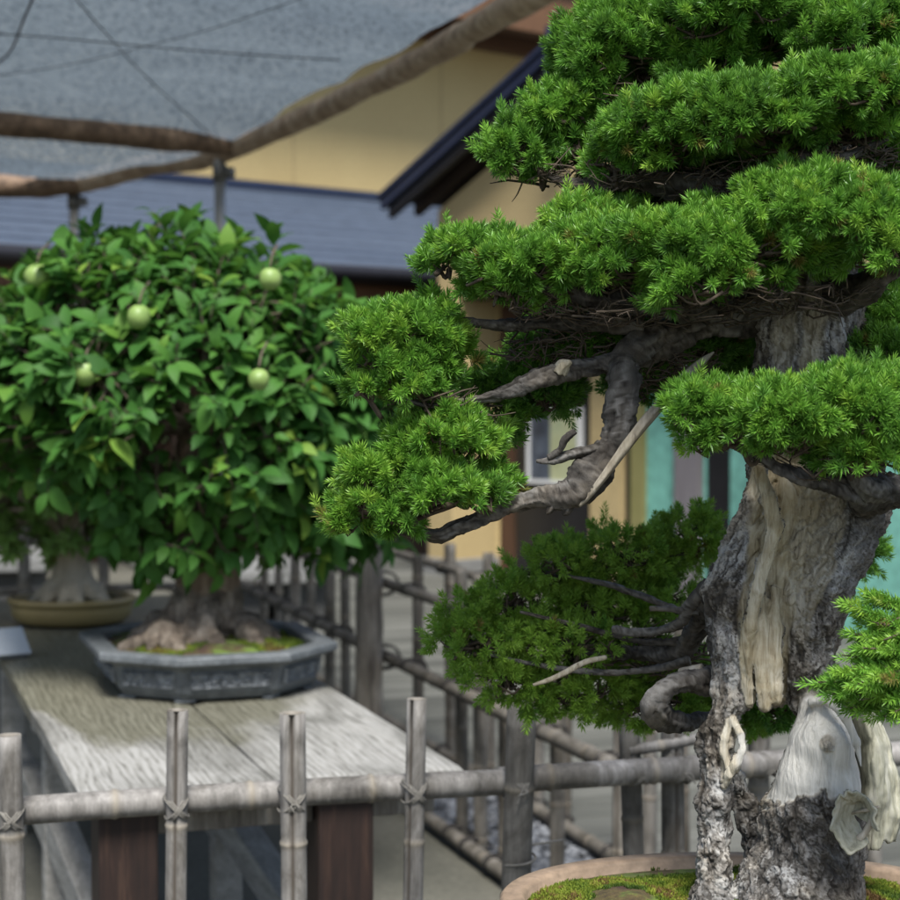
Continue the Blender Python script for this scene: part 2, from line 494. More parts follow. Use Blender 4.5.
M['branch'] = simple('spruce_branch_bark', [(.3, (.03, .026, .022)), (.55, (.095, .085, .073)), (.72, (.22, .21, .19))], 70, (1, 1, 1), rough=.9, bmp=.8, dist=.004)
M['dark_twig'] = simple('spruce_twigs', [(.3, (.028, .02, .014)), (.7, (.10, .075, .05))], 70, rough=.9)
M['bare'] = simple('bare_deadwood', [(.3, (.17, .14, .10)), (.55, (.34, .30, .235)), (.8, (.50, .47, .41))], 60, (1, 1, .3), rough=.85, bmp=.6, dist=.003)
M['shell'] = simple('peeling_deadwood', [(.3, (.12, .115, .08)), (.48, (.31, .30, .22)), (.75, (.50, .48, .40))], 70, (1, 1, .3), rough=.85, bmp=.6, dist=.003)
M['quince_bark'] = simple('quince_bark', [(.30, (.024, .018, .013)), (.48, (.105, .082, .06)), (.72, (.23, .195, .155))], 26, (1, 1, .5), rough=.85, bmp=.7, dist=.006, fine=90)
M['rust_bark'] = simple('quince_trunk_bark', [(.25, (.05, .034, .022)), (.5, (.14, .10, .068)), (.75, (.27, .22, .165))], 16, (1, 1, .3), rough=.85, bmp=.7, dist=.006, fine=70)

def bamboo_mat(name, stops, nstops):
    """tint r = closeness to a node ring, g = random shade per cane, b = inside / cut"""
    m, nt, b = new_mat(name)
    a = nt.nodes.new('ShaderNodeAttribute'); a.attribute_name = 'tint'
    s = nt.nodes.new('ShaderNodeSeparateColor'); nt.links.new(a.outputs['Color'], s.inputs[0])
    t = nt.nodes.new('ShaderNodeTexCoord')
    n = noise_node(nt, mapping(nt, scale=(1, 1, .12)), 90, 6, .65, .2)
    n2 = noise_node(nt, mapping(nt), 14, 5, .6, .6)
    r = ramp(nt, stops); nt.links.new(mix(nt, .5, n.outputs[0], n2.outputs[0]), r.inputs[0])
    col = mix(nt, s.outputs[0], r.outputs[0], nstops)
    r2 = ramp(nt, [(0, (.62, .60, .56)), (1, (1.12, 1.1, 1.08))]); nt.links.new(s.outputs[1], r2.inputs[0])
    col = mix(nt, 1., col, r2.outputs[0], 'MULTIPLY')
    n5 = noise_node(nt, mapping(nt, scale=(1, 1, .4)), 9, 6, .7, 1.); r5 = ramp(nt, [(.36, (.50, .48, .44)), (.52, (1, 1, 1)), (.68, (1.12, 1.12, 1.12))]); nt.links.new(n5.outputs[0], r5.inputs[0])
    col = mix(nt, 1., col, r5.outputs[0], 'MULTIPLY')
    col = mix(nt, s.outputs[2], col, (.05, .04, .03))
    nt.links.new(col, b.inputs['Base Color'])
    b.inputs['Roughness'].default_value = .62; b.inputs['Specular IOR Level'].default_value = .35
    bump(nt, b, n.outputs[0], .35, .002)
    return m
M['bamboo'] = bamboo_mat('weathered_bamboo', [(.30, (.055, .052, .048)), (.42, (.12, .115, .107)), (.56, (.20, .193, .182)), (.72, (.32, .312, .298))], (.22, .20, .165))
M['bamboo_far'] = bamboo_mat('far_bamboo', [(.3, (.065, .06, .052)), (.5, (.15, .14, .123)), (.7, (.26, .245, .222))], (.20, .175, .14))  # greyish-brown canes of the walkway and rear fences

def table_mat():
    """weathered boards; local x across, y along. A wet stain with a wavy edge covers the rear."""
    m, nt, b = new_mat('weathered_table_boards')
    v = mapping(nt, scale=(1, .06, 1))
    n = noise_node(nt, v, 120, 6, .62, 1.2)
    w = nt.nodes.new('ShaderNodeTexWave'); w.wave_type = 'BANDS'; w.bands_direction = 'X'
    w.inputs['Scale'].default_value = 19; w.inputs['Distortion'].default_value = 11; w.inputs['Detail'].default_value = 3
    w.inputs['Detail Scale'].default_value = .8
    nt.links.new(mapping(nt, scale=(1, .22, 1)), w.inputs['Vector'])
    g = mix(nt, .16, n.outputs[0], w.outputs[0])
    dry = ramp(nt, [(.30, (.09, .086, .073)), (.42, (.20, .195, .175)), (.55, (.265, .26, .24)), (.75, (.325, .32, .30))])
    wet = ramp(nt, [(.28, (.055, .052, .036)), (.5, (.125, .12, .088)), (.75, (.20, .194, .15))])
    nt.links.new(g, dry.inputs[0]); nt.links.new(g, wet.inputs[0])
    t = nt.nodes.new('ShaderNodeTexCoord'); sx = nt.nodes.new('ShaderNodeSeparateXYZ'); nt.links.new(t.outputs['Object'], sx.inputs[0])
    def math_(op, a_, b_):
        k = nt.nodes.new('ShaderNodeMath'); k.operation = op
        for i, q in enumerate((a_, b_)):
            if hasattr(q, 'links'): nt.links.new(q, k.inputs[i])
            else: k.inputs[i].default_value = q
        return k.outputs[0]
    n3 = noise_node(nt, mapping(nt, scale=(1.2, .6, 1)), 5, 5, .55, .5)
    # stain front line bends back on the right-hand board and stops short of the left edge
    xx = math_('MAXIMUM', math_('SUBTRACT', sx.outputs[0], .40), 0)
    lft = math_('MULTIPLY', math_('MAXIMUM', math_('SUBTRACT', .09, sx.outputs[0]), 0), 6.0)
    e = math_('SUBTRACT', math_('SUBTRACT', sx.outputs[1], math_('MULTIPLY', xx, 1.6)), lft)
    e = math_('ADD', e, math_('MULTIPLY', math_('SUBTRACT', n3.outputs[0], .5), .55))
    mr = nt.nodes.new('ShaderNodeMapRange'); mr.interpolation_type = 'SMOOTHSTEP'
    mr.inputs['From Min'].default_value = .36; mr.inputs['From Max'].default_value = .58
    nt.links.new(e, mr.inputs['Value'])
    n4 = noise_node(nt, mapping(nt, scale=(1.5, .5, 1), loc=(3, 1, 0)), 4, 5, .6, .6)
    worn = ramp(nt, [(.40, (.50, .50, .48)), (.60, (1, 1, 1))]); nt.links.new(n4.outputs[0], worn.inputs[0])
    dryc = mix(nt, 1., dry.outputs[0], worn.outputs[0], 'MULTIPLY')
    nt.links.new(mix(nt, mr.outputs[0], dryc, wet.outputs[0]), b.inputs['Base Color'])
    rr = nt.nodes.new('ShaderNodeMapRange'); rr.inputs['To Min'].default_value = .85; rr.inputs['To Max'].default_value = .42
    nt.links.new(mr.outputs[0], rr.inputs['Value']); nt.links.new(rr.outputs[0], b.inputs['Roughness'])
    bump(nt, b, g, .5, .004)
    return m
M['table'] = table_mat()

def deck_mat():
    m, nt, b = new_mat('grey_walkway_boards')
    a = nt.nodes.new('ShaderNodeAttribute'); a.attribute_name = 'tint'
    s = nt.nodes.new('ShaderNodeSeparateColor'); nt.links.new(a.outputs['Color'], s.inputs[0])
    n = noise_node(nt, mapping(nt, scale=(.1, 1, 1), rot=(0, 0, -math.radians(18.9))), 30, 6, .6, .4)
    r = ramp(nt, [(.25, (.045, .046, .039)), (.5, (.078, .079, .067)), (.8, (.115, .115, .10))])
    nt.links.new(mix(nt, .45, n.outputs[0], s.outputs[0]), r.inputs[0])
    nt.links.new(r.outputs[0], b.inputs['Base Color']); b.inputs['Roughness'].default_value = .8
    bump(nt, b, n.outputs[0], .3, .004)
    return m
M['deck'] = deck_mat()

def gravel_mat():
    m, nt, b = new_mat('blue_grey_gravel')
    a = nt.nodes.new('ShaderNodeAttribute'); a.attribute_name = 'tint'
    s = nt.nodes.new('ShaderNodeSeparateColor'); nt.links.new(a.outputs['Color'], s.inputs[0])
    r = ramp(nt, [(0, (.03, .033, .038)), (.5, (.07, .076, .086)), (1, (.19, .20, .215))])
    nt.links.new(s.outputs[0], r.inputs[0]); nt.links.new(r.outputs[0], b.inputs['Base Color'])
    b.inputs['Roughness'].default_value = .6
    return m
M['gravel'] = gravel_mat()

def net_mat():
    """open-weave shade cloth: threads let part of the sky through"""
    m, nt, b = new_mat('shade_cloth')
    v = mapping(nt, scale=(1, .3, 1), rot=(0, 0, .6))
    n = noise_node(nt, v, 52, 3, .9)
    n2 = noise_node(nt, mapping(nt), 3.0, 4, .6)
    r = ramp(nt, [(.3, (.085, .105, .120)), (.7, (.105, .127, .142))]); nt.links.new(n2.outputs[0], r.inputs[0])
    wv = ramp(nt, [(.38, (.58, .58, .58)), (.5, (1, 1, 1)), (.62, (1.45, 1.45, 1.45))]); nt.links.new(n.outputs[0], wv.inputs[0])
    rc = mix(nt, 1., r.outputs[0], wv.outputs[0], 'MULTIPLY')
    nt.links.new(rc, b.inputs['Base Color']); b.inputs['Roughness'].default_value = .9
    t = nt.nodes.new('ShaderNodeBsdfTranslucent'); nt.links.new(rc, t.inputs['Color'])
    m1 = nt.nodes.new('ShaderNodeMixShader'); m1.inputs[0].default_value = .75
    nt.links.new(b.outputs[0], m1.inputs[1]); nt.links.new(t.outputs[0], m1.inputs[2])
    tr = nt.nodes.new('ShaderNodeBsdfTransparent')
    f = ramp(nt, [(.44, (.0, .0, .0)), (.52, (.05, .05, .05)), (.62, (.30, .30, .30))]); nt.links.new(n.outputs[0], f.inputs[0])
    m2 = nt.nodes.new('ShaderNodeMixShader'); nt.links.new(f.outputs[0], m2.inputs[0])
    nt.links.new(m1.outputs[0], m2.inputs[1]); nt.links.new(tr.outputs[0], m2.inputs[2])
    nt.links.new(m2.outputs[0], nt.nodes['Material Output'].inputs['Surface'])
    return m
M['net'] = net_mat()

def poster_mat():
    m, nt, b = new_mat('notice_sheet')
    t = nt.nodes.new('ShaderNodeTexCoord'); sx = nt.nodes.new('ShaderNodeSeparateXYZ'); nt.links.new(t.outputs['Generated'], sx.inputs[0])
    n = noise_node(nt, mapping(nt), 7, 4, .6)
    r = ramp(nt, [(.3, (.26, .28, .15)), (.5, (.36, .37, .22)), (.7, (.29, .33, .20))]); nt.links.new(n.outputs[0], r.inputs[0])
    d = ramp(nt, [(.35, (.025, .03, .04)), (.6, (.07, .085, .11)), (.75, (.25, .27, .28))]); nt.links.new(n.outputs[0], d.inputs[0])
    k = ramp(nt, [(.40, (0, 0, 0)), (.44, (1, 1, 1))]); nt.links.new(sx.outputs[0], k.inputs[0])
    nt.links.new(mix(nt, k.outputs[0], d.outputs[0], r.outputs[0]), b.inputs['Base Color']); b.inputs['Roughness'].default_value = .3
    return m
M['poster'] = poster_mat()
# ================================================================== ground, walkway, gravel
mb = MB(); g = 90
box(mb, (-g, -20, -.3), (g, 140, 0)); tag(mb.build('ground', M['ground'], smooth=False), kind='structure')

UV_ANG = math.radians(18.9)
U = np.array([math.cos(UV_ANG), math.sin(UV_ANG), 0]); W = np.array([-math.sin(UV_ANG), math.cos(UV_ANG), 0])   # table / fence axes
FA0 = np.array([0.0, 5.57, 0])            # a foot of the walkway fence

mb = MB()
v = -4.2
while v < 13:
    a0 = .40; wd = .135
    lo = FA0 + U * a0 + W * v
    c = rng.uniform(0, 1)
    V = []
    for z in (0.004, .028 + rng.uniform(0, .003)):
        for a, b in ((0, 0), (11, 0), (11, wd - .007), (0, wd - .007)):
            p = lo + U * a + W * b; V.append([p[0], p[1], z])
    mb.add(V, [[0,3,2,1],[4,5,6,7],[0,1,5,4],[1,2,6,5],[2,3,7,6],[3,0,4,7]], None, (c, 0, 0))
    v += wd
tag(mb.build('path', M['deck'], smooth=False, attr=True), kind='structure')

mb = MB()
ico = []
for k in range(6):
    s = MB(); sphere(s, (0, 0, 0), 1, 7, 5, .6, .5, 1.3, 20 + k)
    ico.append((np.concatenate(s.V), np.concatenate(s.Q), np.concatenate(s.T)))
for k in range(2600):
    a = rng.uniform(.04, .39); vv = rng.uniform(-1.6, 3.2)
    r = rng.uniform(.010, .024)
    V, Q, T = ico[k % 6]
    th = rng.uniform(0, 6.28); c, s_ = math.cos(th), math.sin(th)
    R = np.array([[c, -s_, 0], [s_, c, 0], [0, 0, 1]])
    p = FA0 + U * a + W * vv + np.array([0, 0, r * .35 + rng.uniform(0, .012)])
    mb.add(V @ R.T * r * np.array([1.2, .9, 1]) + p, Q, T, (rng.uniform(0, 1), 0, 0))
tag(mb.build('gravel', M['gravel'], attr=True, smooth=True), kind='stuff')

# ================================================================== hall with the blue grey lower roof
HANG = math.atan2(.64, .77)
hall = thing('hall', 'two storey ochre plastered hall with blue grey lean-to roof over a dark veranda', 'building', (-3.37, 13.0, 0), HANG)
L = dict(parent=hall, world=False)
EZ, TZ, RUN = 2.60, 3.42, 1.6
mb = MB(); box(mb, (-10, RUN, TZ - .1), (16, RUN + .25, 5.6)); 
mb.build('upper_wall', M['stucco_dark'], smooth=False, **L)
for x in np.arange(-1.7, 9, 1.82):
    mb = MB(); box(mb, (x, RUN - .004, TZ), (x + .02, RUN + .01, 5.05)); mb.build('panel_joint', M['stucco'], smooth=False, **L)
mb = MB(); n = 10
for k in range(n):
    f0, f1 = k / n, (k + 1) / n
    y0, y1 = f0 * RUN - .03, f1 * RUN
    z0, z1 = EZ + f0 * (TZ - EZ), EZ + f1 * (TZ - EZ)
    prism(mb, [(y0, z0 - .02), (y1 + .01, z1 - .035), (y1 + .01, z1 - .003), (y0, z0 + .001)], -10, 16)
# prism extrudes along y, so swap axes
Vs = [np.stack([v_[:, 1], v_[:, 0], v_[:, 2]], -1) for v_ in mb.V]; mb.V = Vs; mb.Q = [q[:, ::-1] for q in mb.Q]; mb.T = [t_[:, ::-1] for t_ in mb.T]
lr = mb.build('lower_roof', M['blue_roof'], smooth=False, **L)
mb = MB(); box(mb, (-10, RUN - .06, TZ - .01), (16, RUN - .005, TZ + .06)); mb.build('flashing', M['navy'], smooth=False, parent=lr, world=False)
mb = MB(); G, N = rings([(x, -.09, EZ - .07) for x in np.linspace(-10, 16, 40)], .065, 10); loft(mb, G); mb.build('gutter', M['gutter'], **L)
mb = MB(); box(mb, (-10, -.02, EZ - .16), (16, .05, EZ - .03)); mb.build('fascia', M['dark_wood'], smooth=False, **L)
mb = MB(); box(mb, (-10, .06, EZ - .30), (16, .20, EZ - .17)); mb.build('veranda_beam', M['brown_wood'], smooth=False, **L)
mb = MB(); box(mb, (-10, RUN + .02, 0), (16, RUN + .22, TZ - .12)); mb.build('lower_wall', M['veranda'], smooth=False, **L)
for x in np.arange(-8, 15, 2.4):
    mb = MB(); box(mb, (x, .05, 0), (x + .15, .20, EZ - .31)); mb.build('veranda_post', M['dark_wood'], smooth=False, **L)
mb = MB()
for k, y in enumerate(np.arange(.9, RUN, .15)): box(mb, (-10, y, 5.22), (16, y + .142, 5.25))
sf = mb.build('eave_soffit', M['brown_wood'], smooth=False, **L)
mb = MB(); box(mb, (-10, RUN - .14, 5.06), (16, RUN - .005, 5.215)); mb.build('wall_plate', M['brown_wood'], smooth=False, **L)
mb = MB(); box(mb, (-10, .78, 5.12), (16, .89, 5.60)); mb.build('eave_board', M['brown_wood'], smooth=False, **L)
mb = MB(); box(mb, (-10, .7, 5.605), (16, RUN + .3, 5.70)); mb.build('upper_roof', M['blue_roof'], smooth=False, **L)

# ================================================================== entrance wing
WANG = math.atan2(-.77, .64)
WX, WY = np.array([.64, -.77]) / np.hypot(.64, .77), np.array([.77, .64]) / np.hypot(.64, .77)
WO = np.array([-.10, 14.05])
wing = thing('entrance_wing', 'ochre entrance wing with a sloping dark roof edge, teal panels and a square pillar', 'building', (WO[0], WO[1], 0), WANG)
def wx(px, y=0.0):
    """local x on the wing where the line of sight px meets the plane local y"""
    o = WO + WY * y; m = (px - 450) / F_PX
    return (m * o[1] - o[0]) / (WX[0] - m * WX[1])
def wz(px, py, y=0.0):
    x = wx(px, y); D = WO[1] + WY[1] * y + WX[1] * x
    return at(px, py, D)[2]
L = dict(parent=wing, world=False)
VY = -.28
xa, za = wx(381, VY), wz(381, 198, VY)
xb, zb = wx(549, VY), wz(549, 44, VY)
sl = (zb - za) / (xb - xa)
roofz = lambda x: za + (x - xa) * sl
x1 = wx(558)
mb = MB()
prism(mb, [(wx(438), 2.25), (7.5, 2.25), (7.5, roofz(0) - .25), (wx(438), roofz(wx(438)) - .30)], 0, .3)
prism(mb, [(wx(438) , roofz(wx(438)) - .299), (7.5, roofz(0) - .249), (7.5, roofz(x1) - .3), (x1, roofz(x1) - .30)], 0, .3)
box(mb, (x1 - .1, .0, roofz(x1) - .301), (7.5, .3, wz(566, 43)))
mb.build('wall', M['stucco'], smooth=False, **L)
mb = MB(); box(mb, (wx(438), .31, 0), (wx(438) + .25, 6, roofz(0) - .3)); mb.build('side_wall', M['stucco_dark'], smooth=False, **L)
# sloping roof: metal skin, bargeboards stepping back beneath it
def slope_bar(x0, x1_, top, thick, y0, y1):
    m_ = MB(); prism(m_, [(x0, roofz(x0) + top - thick), (x1_, roofz(x1_) + top - thick), (x1_, roofz(x1_) + top), (x0, roofz(x0) + top)], y0, y1); return m_
rf = slope_bar(xa - .02, xb, .03, .035, VY - .03, 3.5).build('roof', M['navy'], smooth=False, **L)
slope_bar(xa, xb, -.008, .085, VY - .005, VY + .05).build('bargeboard', M['navy'], smooth=False, parent=rf, world=False)
slope_bar(xa + .05, xb, -.095, .09, VY + .04, VY + .10).build('lower_bargeboard', M['gutter'], smooth=False, parent=rf, world=False)
slope_bar(xa + .12, xb, -.02, .05, VY + .105, 3.4).build('roof_boarding', M['dark_wood'], smooth=False, parent=rf, world=False)
for y in np.arange(VY + .22, 3.2, .45):
    slope_bar(xa + .16, xb, -.075, .14, y, y + .07).build('rafter', M['dark_wood'], smooth=False, parent=rf, world=False)
mb = MB(); box(mb, (xb + .005, VY - .05, roofz(xb) - .5), (xb + .10, .5, roofz(xb) + .12)); mb.build('roof_end', M['navy'], smooth=False, parent=rf, world=False)
mb = MB(); box(mb, (xa + .18, -.12, roofz(xa) - .36), (xa + .33, -.01, roofz(xa) - .20)); 
# ground floor
mb = MB(); box(mb, (wx(428, -.06), -.06, 0), (wx(453, -.06), .40, 2.24)); pil = mb.build('pillar', M['stucco'], smooth=False, bevel=.01, **L)
mb = MB(); box(mb, (wx(428, -.06) - .03, -.09, 0), (wx(453, -.06) + .03, .41, .16)); mb.build('pillar_foot', M['stone'], smooth=False, bevel=.01, parent=pil, world=False)
RY = .45
def panel(name, p0, p1, mat, y0=RY, y1=RY + .1, z0=0., z1=2.24):
    m_ = MB(); box(m_, (wx(p0, y0), y0, z0), (wx(p1, y0), y1, z1)); return m_.build(name, mat, smooth=False, **L)
panel('recess_wall', 486, 516, M['veranda'])
dr = panel('door', 516.5, 589.5, M['black'], RY - .03, RY + .05)
panel('pillar', 590, 620, M['stucco'], RY - .06, RY + .3)
panel('dark_strip', 620.5, 630, M['black'])  # darkness beside the pillar painted as a narrow black strip
panel('post', 630.5, 643, M['olive'], RY - .04, RY + .1)
panel('teal_panel', 643.5, 673.5, M['teal'])
panel('post', 674, 698, M['grey_post'], RY - .06, RY + .05)
panel('teal_panel', 698.5, 707, M['teal'])
panel('dark_strip', 707.5, 730, M['black'])  # gap between teal panels: its darkness painted as a black strip
panel('teal_panel', 730.5, 775, M['teal'])
panel('post', 775.5, 800, M['grey_post'], -.3, RY)
panel('teal_panel', 800.5, 1040, M['teal'], -.36, -.3)
mb = MB(); box(mb, (0.0, RY + .32, 0), (7.5, RY + .4, 2.24)); mb.build('rear_wall', M['black'], smooth=False, **L)
mb = MB(); box(mb, (wx(438) + .05, .02, 2.242), (7.5, RY + .4, 2.30)); mb.build('recess_ceiling', M['dark_wood'], smooth=False, **L)

# notice board hanging in front of the black door
y0 = RY - .075
p = WO + WY * y0 + WX * wx(553, y0)
nb = thing('notice_board', 'white framed notice board with a pale green sheet against the black door', 'notice board', (p[0], p[1], 0), WANG)
xa_, xb_ = wx(528, y0) - wx(553, y0), wx(581, y0) - wx(553, y0)
zt, zb_ = wz(553, 407, y0), wz(553, 484, y0)
mb = MB(); f = .028
box(mb, (xa_, -.02, zb_), (xb_, .03, zb_ + f)); box(mb, (xa_, -.02, zt - f), (xb_, .03, zt))
box(mb, (xa_, -.018, zb_ + f), (xa_ + f, .03, zt - f)); box(mb, (xb_ - f, -.018, zb_ + f), (xb_, .03, zt - f))
mb.build('frame', M['white'], nb, False, False)
mb = MB(); box(mb, (xa_ + f, .0, zb_ + f), (xb_ - f, .02, zt - f)); mb.build('sheet', M['poster'], nb, False, False)

# pale stone benches at the far side of the yard
def stone_bench(px0, px1, py, D, label):
    a, b = at(px0, py, D), at(px1, py, D + .25)
    c = (a + b) / 2; Ln = np.linalg.norm((b - a)[:2]); z = a[2]
    t = thing('stone_bench', label, 'bench', (c[0], c[1], 0), math.atan2(b[1] - a[1], b[0] - a[0]))
    m_ = MB(); box(m_, (-Ln / 2, 0, z - .09), (Ln / 2, 1.1, z)); m_.build('seat_slab', M['stone'], t, False, False, bevel=.012)
    for sx in (-1, 1):
        m_ = MB(); box(m_, (sx * Ln * .36 - .16, .12, 0), (sx * Ln * .36 + .16, .95, z - .092)); m_.build('support', M['dark_stone'], t, False, False, bevel=.01)
    m_ = MB(); box(m_, (-Ln * .36 + .17, .5, 0), (Ln * .36 - .17, .6, z - .1)); m_.build('web', M['dark_stone'], t, False, False)
stone_bench(-150, 46, 562, 11.3, 'pale stone slab bench behind the round tan pot')
stone_bench(232, 330, 572, 10.6, 'grey stone slab bench seen beyond the quince trunk')

# ================================================================== shade canopy
can = thing('shade_canopy', 'grey shade cloth stretched over a frame of peeled logs on steel pipes', 'canopy', (-1.06, 8.0, 0))
P0 = at(224, 150, 8.0); P1 = at(543, -8, 4.75); P0b = at(190, 160, 8.25); PB = at(75, 184, 8.96)
dirp = norm(P1 - P0)
mb = MB(); tube(mb, [PB + (P0b - PB) * -.02, at(110, 176, 8.75), at(150, 165, 8.5), at(185, 161, 8.3), at(225, 152, 8.0), at(330, 106, 6.9), at(440, 50, 5.75), at(545, -10, 4.75), P1 + dirp * 2.7],
     [.050, .052, .054, .05, .050, .046, .042, .039, .040], 16, 8, rough=.012, rs=7, seed=5)
mb.build('pole', M['pole'], can)
mb = MB(); tube(mb, [at(236, 145, 7.86), at(157, 138, 7.7), at(79, 131, 7.55), at(0, 124, 7.4), at(-130, 113, 7.1)], [.050, .052, .050, .052, .052], 16, 8, rough=.008, rs=7, seed=8)
mb.build('cross_pole', M['pole_dark'], can)
mb = MB(); tube(mb, [at(77, 184, 8.9), at(30, 187, 8.95), at(-40, 184, 9.0), at(-160, 180, 9.0)], [.055, .055, .06, .06], 16, 8, rough=.012, rs=7, seed=11)
mb.build('cross_pole', M['pole_dark'], can)
for px, py, D in ((220, 160, 8.0), (74, 190, 8.96)):
    top = at(px, py, D)
    mb = MB(); tube(mb, [(top[0], top[1], 0), (top[0], top[1], top[2])], .026, 16); pp = mb.build('pipe_post', M['steel'], can)
    for dz in (.06, .64):
        mb = MB()
        G, N = rings([(top[0], top[1], top[2] - dz - .035), (top[0], top[1], top[2] - dz + .035)], .034, 16); loft(mb, G)
        box(mb, (-.022, -.03, -.022), (.022, .03, .022), c=(top[0] + .045, top[1] - .01, top[2] - dz))
        mb.build('clamp', M['clamp'], pp)
# the cloth: sags between the logs, edge tied just inside the long log
edge0, edge1 = PB + np.array([0, .25, .09]), P1 + dirp * 2.0 + np.array([-.05, 0, .10])
ii = np.linspace(0, 1, 70); jj = np.linspace(0, 1, 70)
G = np.zeros((70, 70, 3))
side = norm(np.array([-(edge1 - edge0)[1], (edge1 - edge0)[0], 0]))
if side[0] > 0: side = -side
Ep = catmull([at(75, 178, 8.96), at(190, 154, 8.25), at(226, 143, 8.0), at(330, 93, 6.9), at(440, 34, 5.75), at(545, -26, 4.75), P1 + dirp * .35 + np.array([0, 0, .1])], 12)
L_ = np.linspace(0, len(Ep) - 1, 70)
for i in range(70):
    e = np.array([np.interp(L_[i], np.arange(len(Ep)), Ep[:, k]) for k in range(3)])
    for j in range(70):
        t = jj[j]
        p = e + np.array([-.93, -.30, 0]) * (5.2 * t)
        p[2] = e[2] + .10 * math.sin(t * 9) * (t > 0) * .35 + .14 * t
        G[i, j] = p
q = G * np.array([.7, .7, 0])
G[..., 2] += .06 * fbm(q * 1.4, 31, 3) + .05 * np.abs(fbm(q * np.array([.6, 2.2, 0]) + 3, 35, 2))
m_ = MB(); grid_sheet(m_, G); cloth = m_.build('shade_cloth', M['net'], can)
m_ = MB()
def on_cloth(px, py):
    """point just under the cloth on a line of sight"""
    best = None
    C = G.reshape(-1, 3); y = C[:, 1]; u = 450 + F_PX * C[:, 0] / y; v_ = 398 - F_PX * (C[:, 2] - CAM_H) / y
    k = np.argmin((u - px) ** 2 + (v_ - py) ** 2); p = at(px, py, y[k]); p[2] -= .035; return p
for pts, r in (([(-30, 22), (60, 28), (150, 37), (240, 44), (340, 50)], .0024), ([(45, -50), (110, 28), (150, 72), (185, 104), (212, 128)], .0024), ([(48, -50), (24, 8), (10, 42), (-12, 62)], .0045), ([(400, -50), (225, 14), (150, 35), (70, 55), (-10, 68)], .0016)):
    P = [on_cloth(*p) for p in pts]; tube(m_, P, r, 6, 6)
m_.build('seam_cord', M['gutter'], cloth)
# ================================================================== bamboo
def bamboo(mb, a, b, r, seed=0, crack=None, hollow=True, node0=None, n=22, bow=.0):
    """one cane from a to b with swollen node rings, an open cut top and an optional split"""
    rr = random.Random(seed)
    a, b = np.array(a, float), np.array(b, float); Ln = np.linalg.norm(b - a); t = (b - a) / Ln
    st = [0.0]; z = node0 if node0 is not None else rr.uniform(.05, .2)
    nodes = []
    while z < Ln - .03:
        nodes.append(z); z += rr.uniform(.17, .27)
    S = sorted(set([0, Ln] + [x for q in nodes for x in (q - .012, q - .006, q - .002, q + .002, q + .007, q + .016)] + list(np.arange(.03, Ln - .01, .045))))
    S = [s for s in S if 0 <= s <= Ln]
    ref = np.array([0, -1.0, 0]) if abs(t[1]) < .8 else np.array([0, 0, 1.0])
    u = norm(ref - t * np.dot(ref, t)); w = np.cross(t, u)
    ang = np.arange(n) * 2 * math.pi / n
    shade = rr.uniform(0, 1)
    bv = (u * rr.uniform(-1, 1) + w * rr.uniform(-1, 1)) * bow
    G, A = [], []
    for s in S:
        d = min([abs(s - q) for q in nodes] + [9])
        up = min([s - q for q in nodes if s >= q] + [9])
        rad = r * (1 + .10 * math.exp(-(d / .0045) ** 2) - .05 * math.exp(-((up - .009) / .006) ** 2)) * (1 - .03 * s)
        rv = np.full(n, rad)
        if crack is not None:
            k = int(round(crack / (2 * math.pi) * n)) % n
            rv[k] *= .72
        c = a + t * s + bv * math.sin(math.pi * s / Ln)
        G.append(c + np.outer(np.cos(ang) * rv, u) + np.outer(np.sin(ang) * rv, w))
        nd = math.exp(-(d / .006) ** 2)
        row = np.tile([nd, shade, 0.], (n, 1))
        if crack is not None: row[k, 2] = 1
        A.append(row)
    if hollow:
        c = a + t * Ln
        for f, dz, ins in ((.97, .0, .0), (.66, .0, .1), (.58, -.03, 1), (.0001, -.03, 1)):
            G.append(c + t * dz + np.outer(np.cos(ang) * r * f, u) + np.outer(np.sin(ang) * r * f, w)); A.append(np.tile([.6, shade, ins], (n, 1)))
    G = np.array(G); A = np.array(A)
    loft(mb, G, False, True, A.reshape(-1, 3))

def lashing(mb, c, post, rail, nrm_, rp, rr_, rope=.0026, seed=0, ends=True):
    """diagonal turns of cord round a crossing, with two loose ends"""
    q = random.Random(seed)
    post, rail, nrm_ = norm(post), norm(rail), norm(nrm_)
    for sgn in (1, -1):
        sk = q.uniform(.55, .95)
        for k in range(3):
            d = norm(post * rp + rail * rr_ * sgn * (sk + q.uniform(-.05, .05))); e = np.cross(nrm_, d)
            off = e * (k - 1) * rope * 2.2
            th = np.linspace(0, 2 * math.pi, 26)[:-1]
            R1, R2 = (rp + rr_) * .62, (rp + rr_) * 1.02
            ct, stt = np.cos(th), np.sin(th)
            x = np.sign(ct) * np.abs(ct) ** .8; y = np.sign(stt) * np.abs(stt) ** .8
            P = c + off + np.outer(x * R1, d) + np.outer(y * R2, nrm_)
            tube(mb, P, rope, 6, closed=True)
    if ends:
        for k in range(2):
            s = c + nrm_ * (rp + rr_) * 1.02
            P = [s, s + nrm_ * .006 + rail * q.uniform(-.012, .012), s + nrm_ * .010 + rail * q.uniform(-.025, .025) + np.array([0, 0, q.uniform(-.025, .01)])]
            tube(mb, P, rope * .9, 5, 4)

def rail_band(mb, c, axis, r, rope=.0026, turns=3):
    ax = norm(axis)
    for k in range(turns):
        P = [];
        u = norm(np.cross(ax, [0, 0, 1]) if abs(ax[2]) < .9 else [1, 0, 0]); w = np.cross(ax, u)
        for th in np.linspace(0, 2 * math.pi, 20)[:-1]: P.append(c + ax * (k - 1) * rope * 2.1 + (u * math.cos(th) + w * math.sin(th)) * (r + rope * .6))
        tube(mb, P, rope, 5, closed=True)

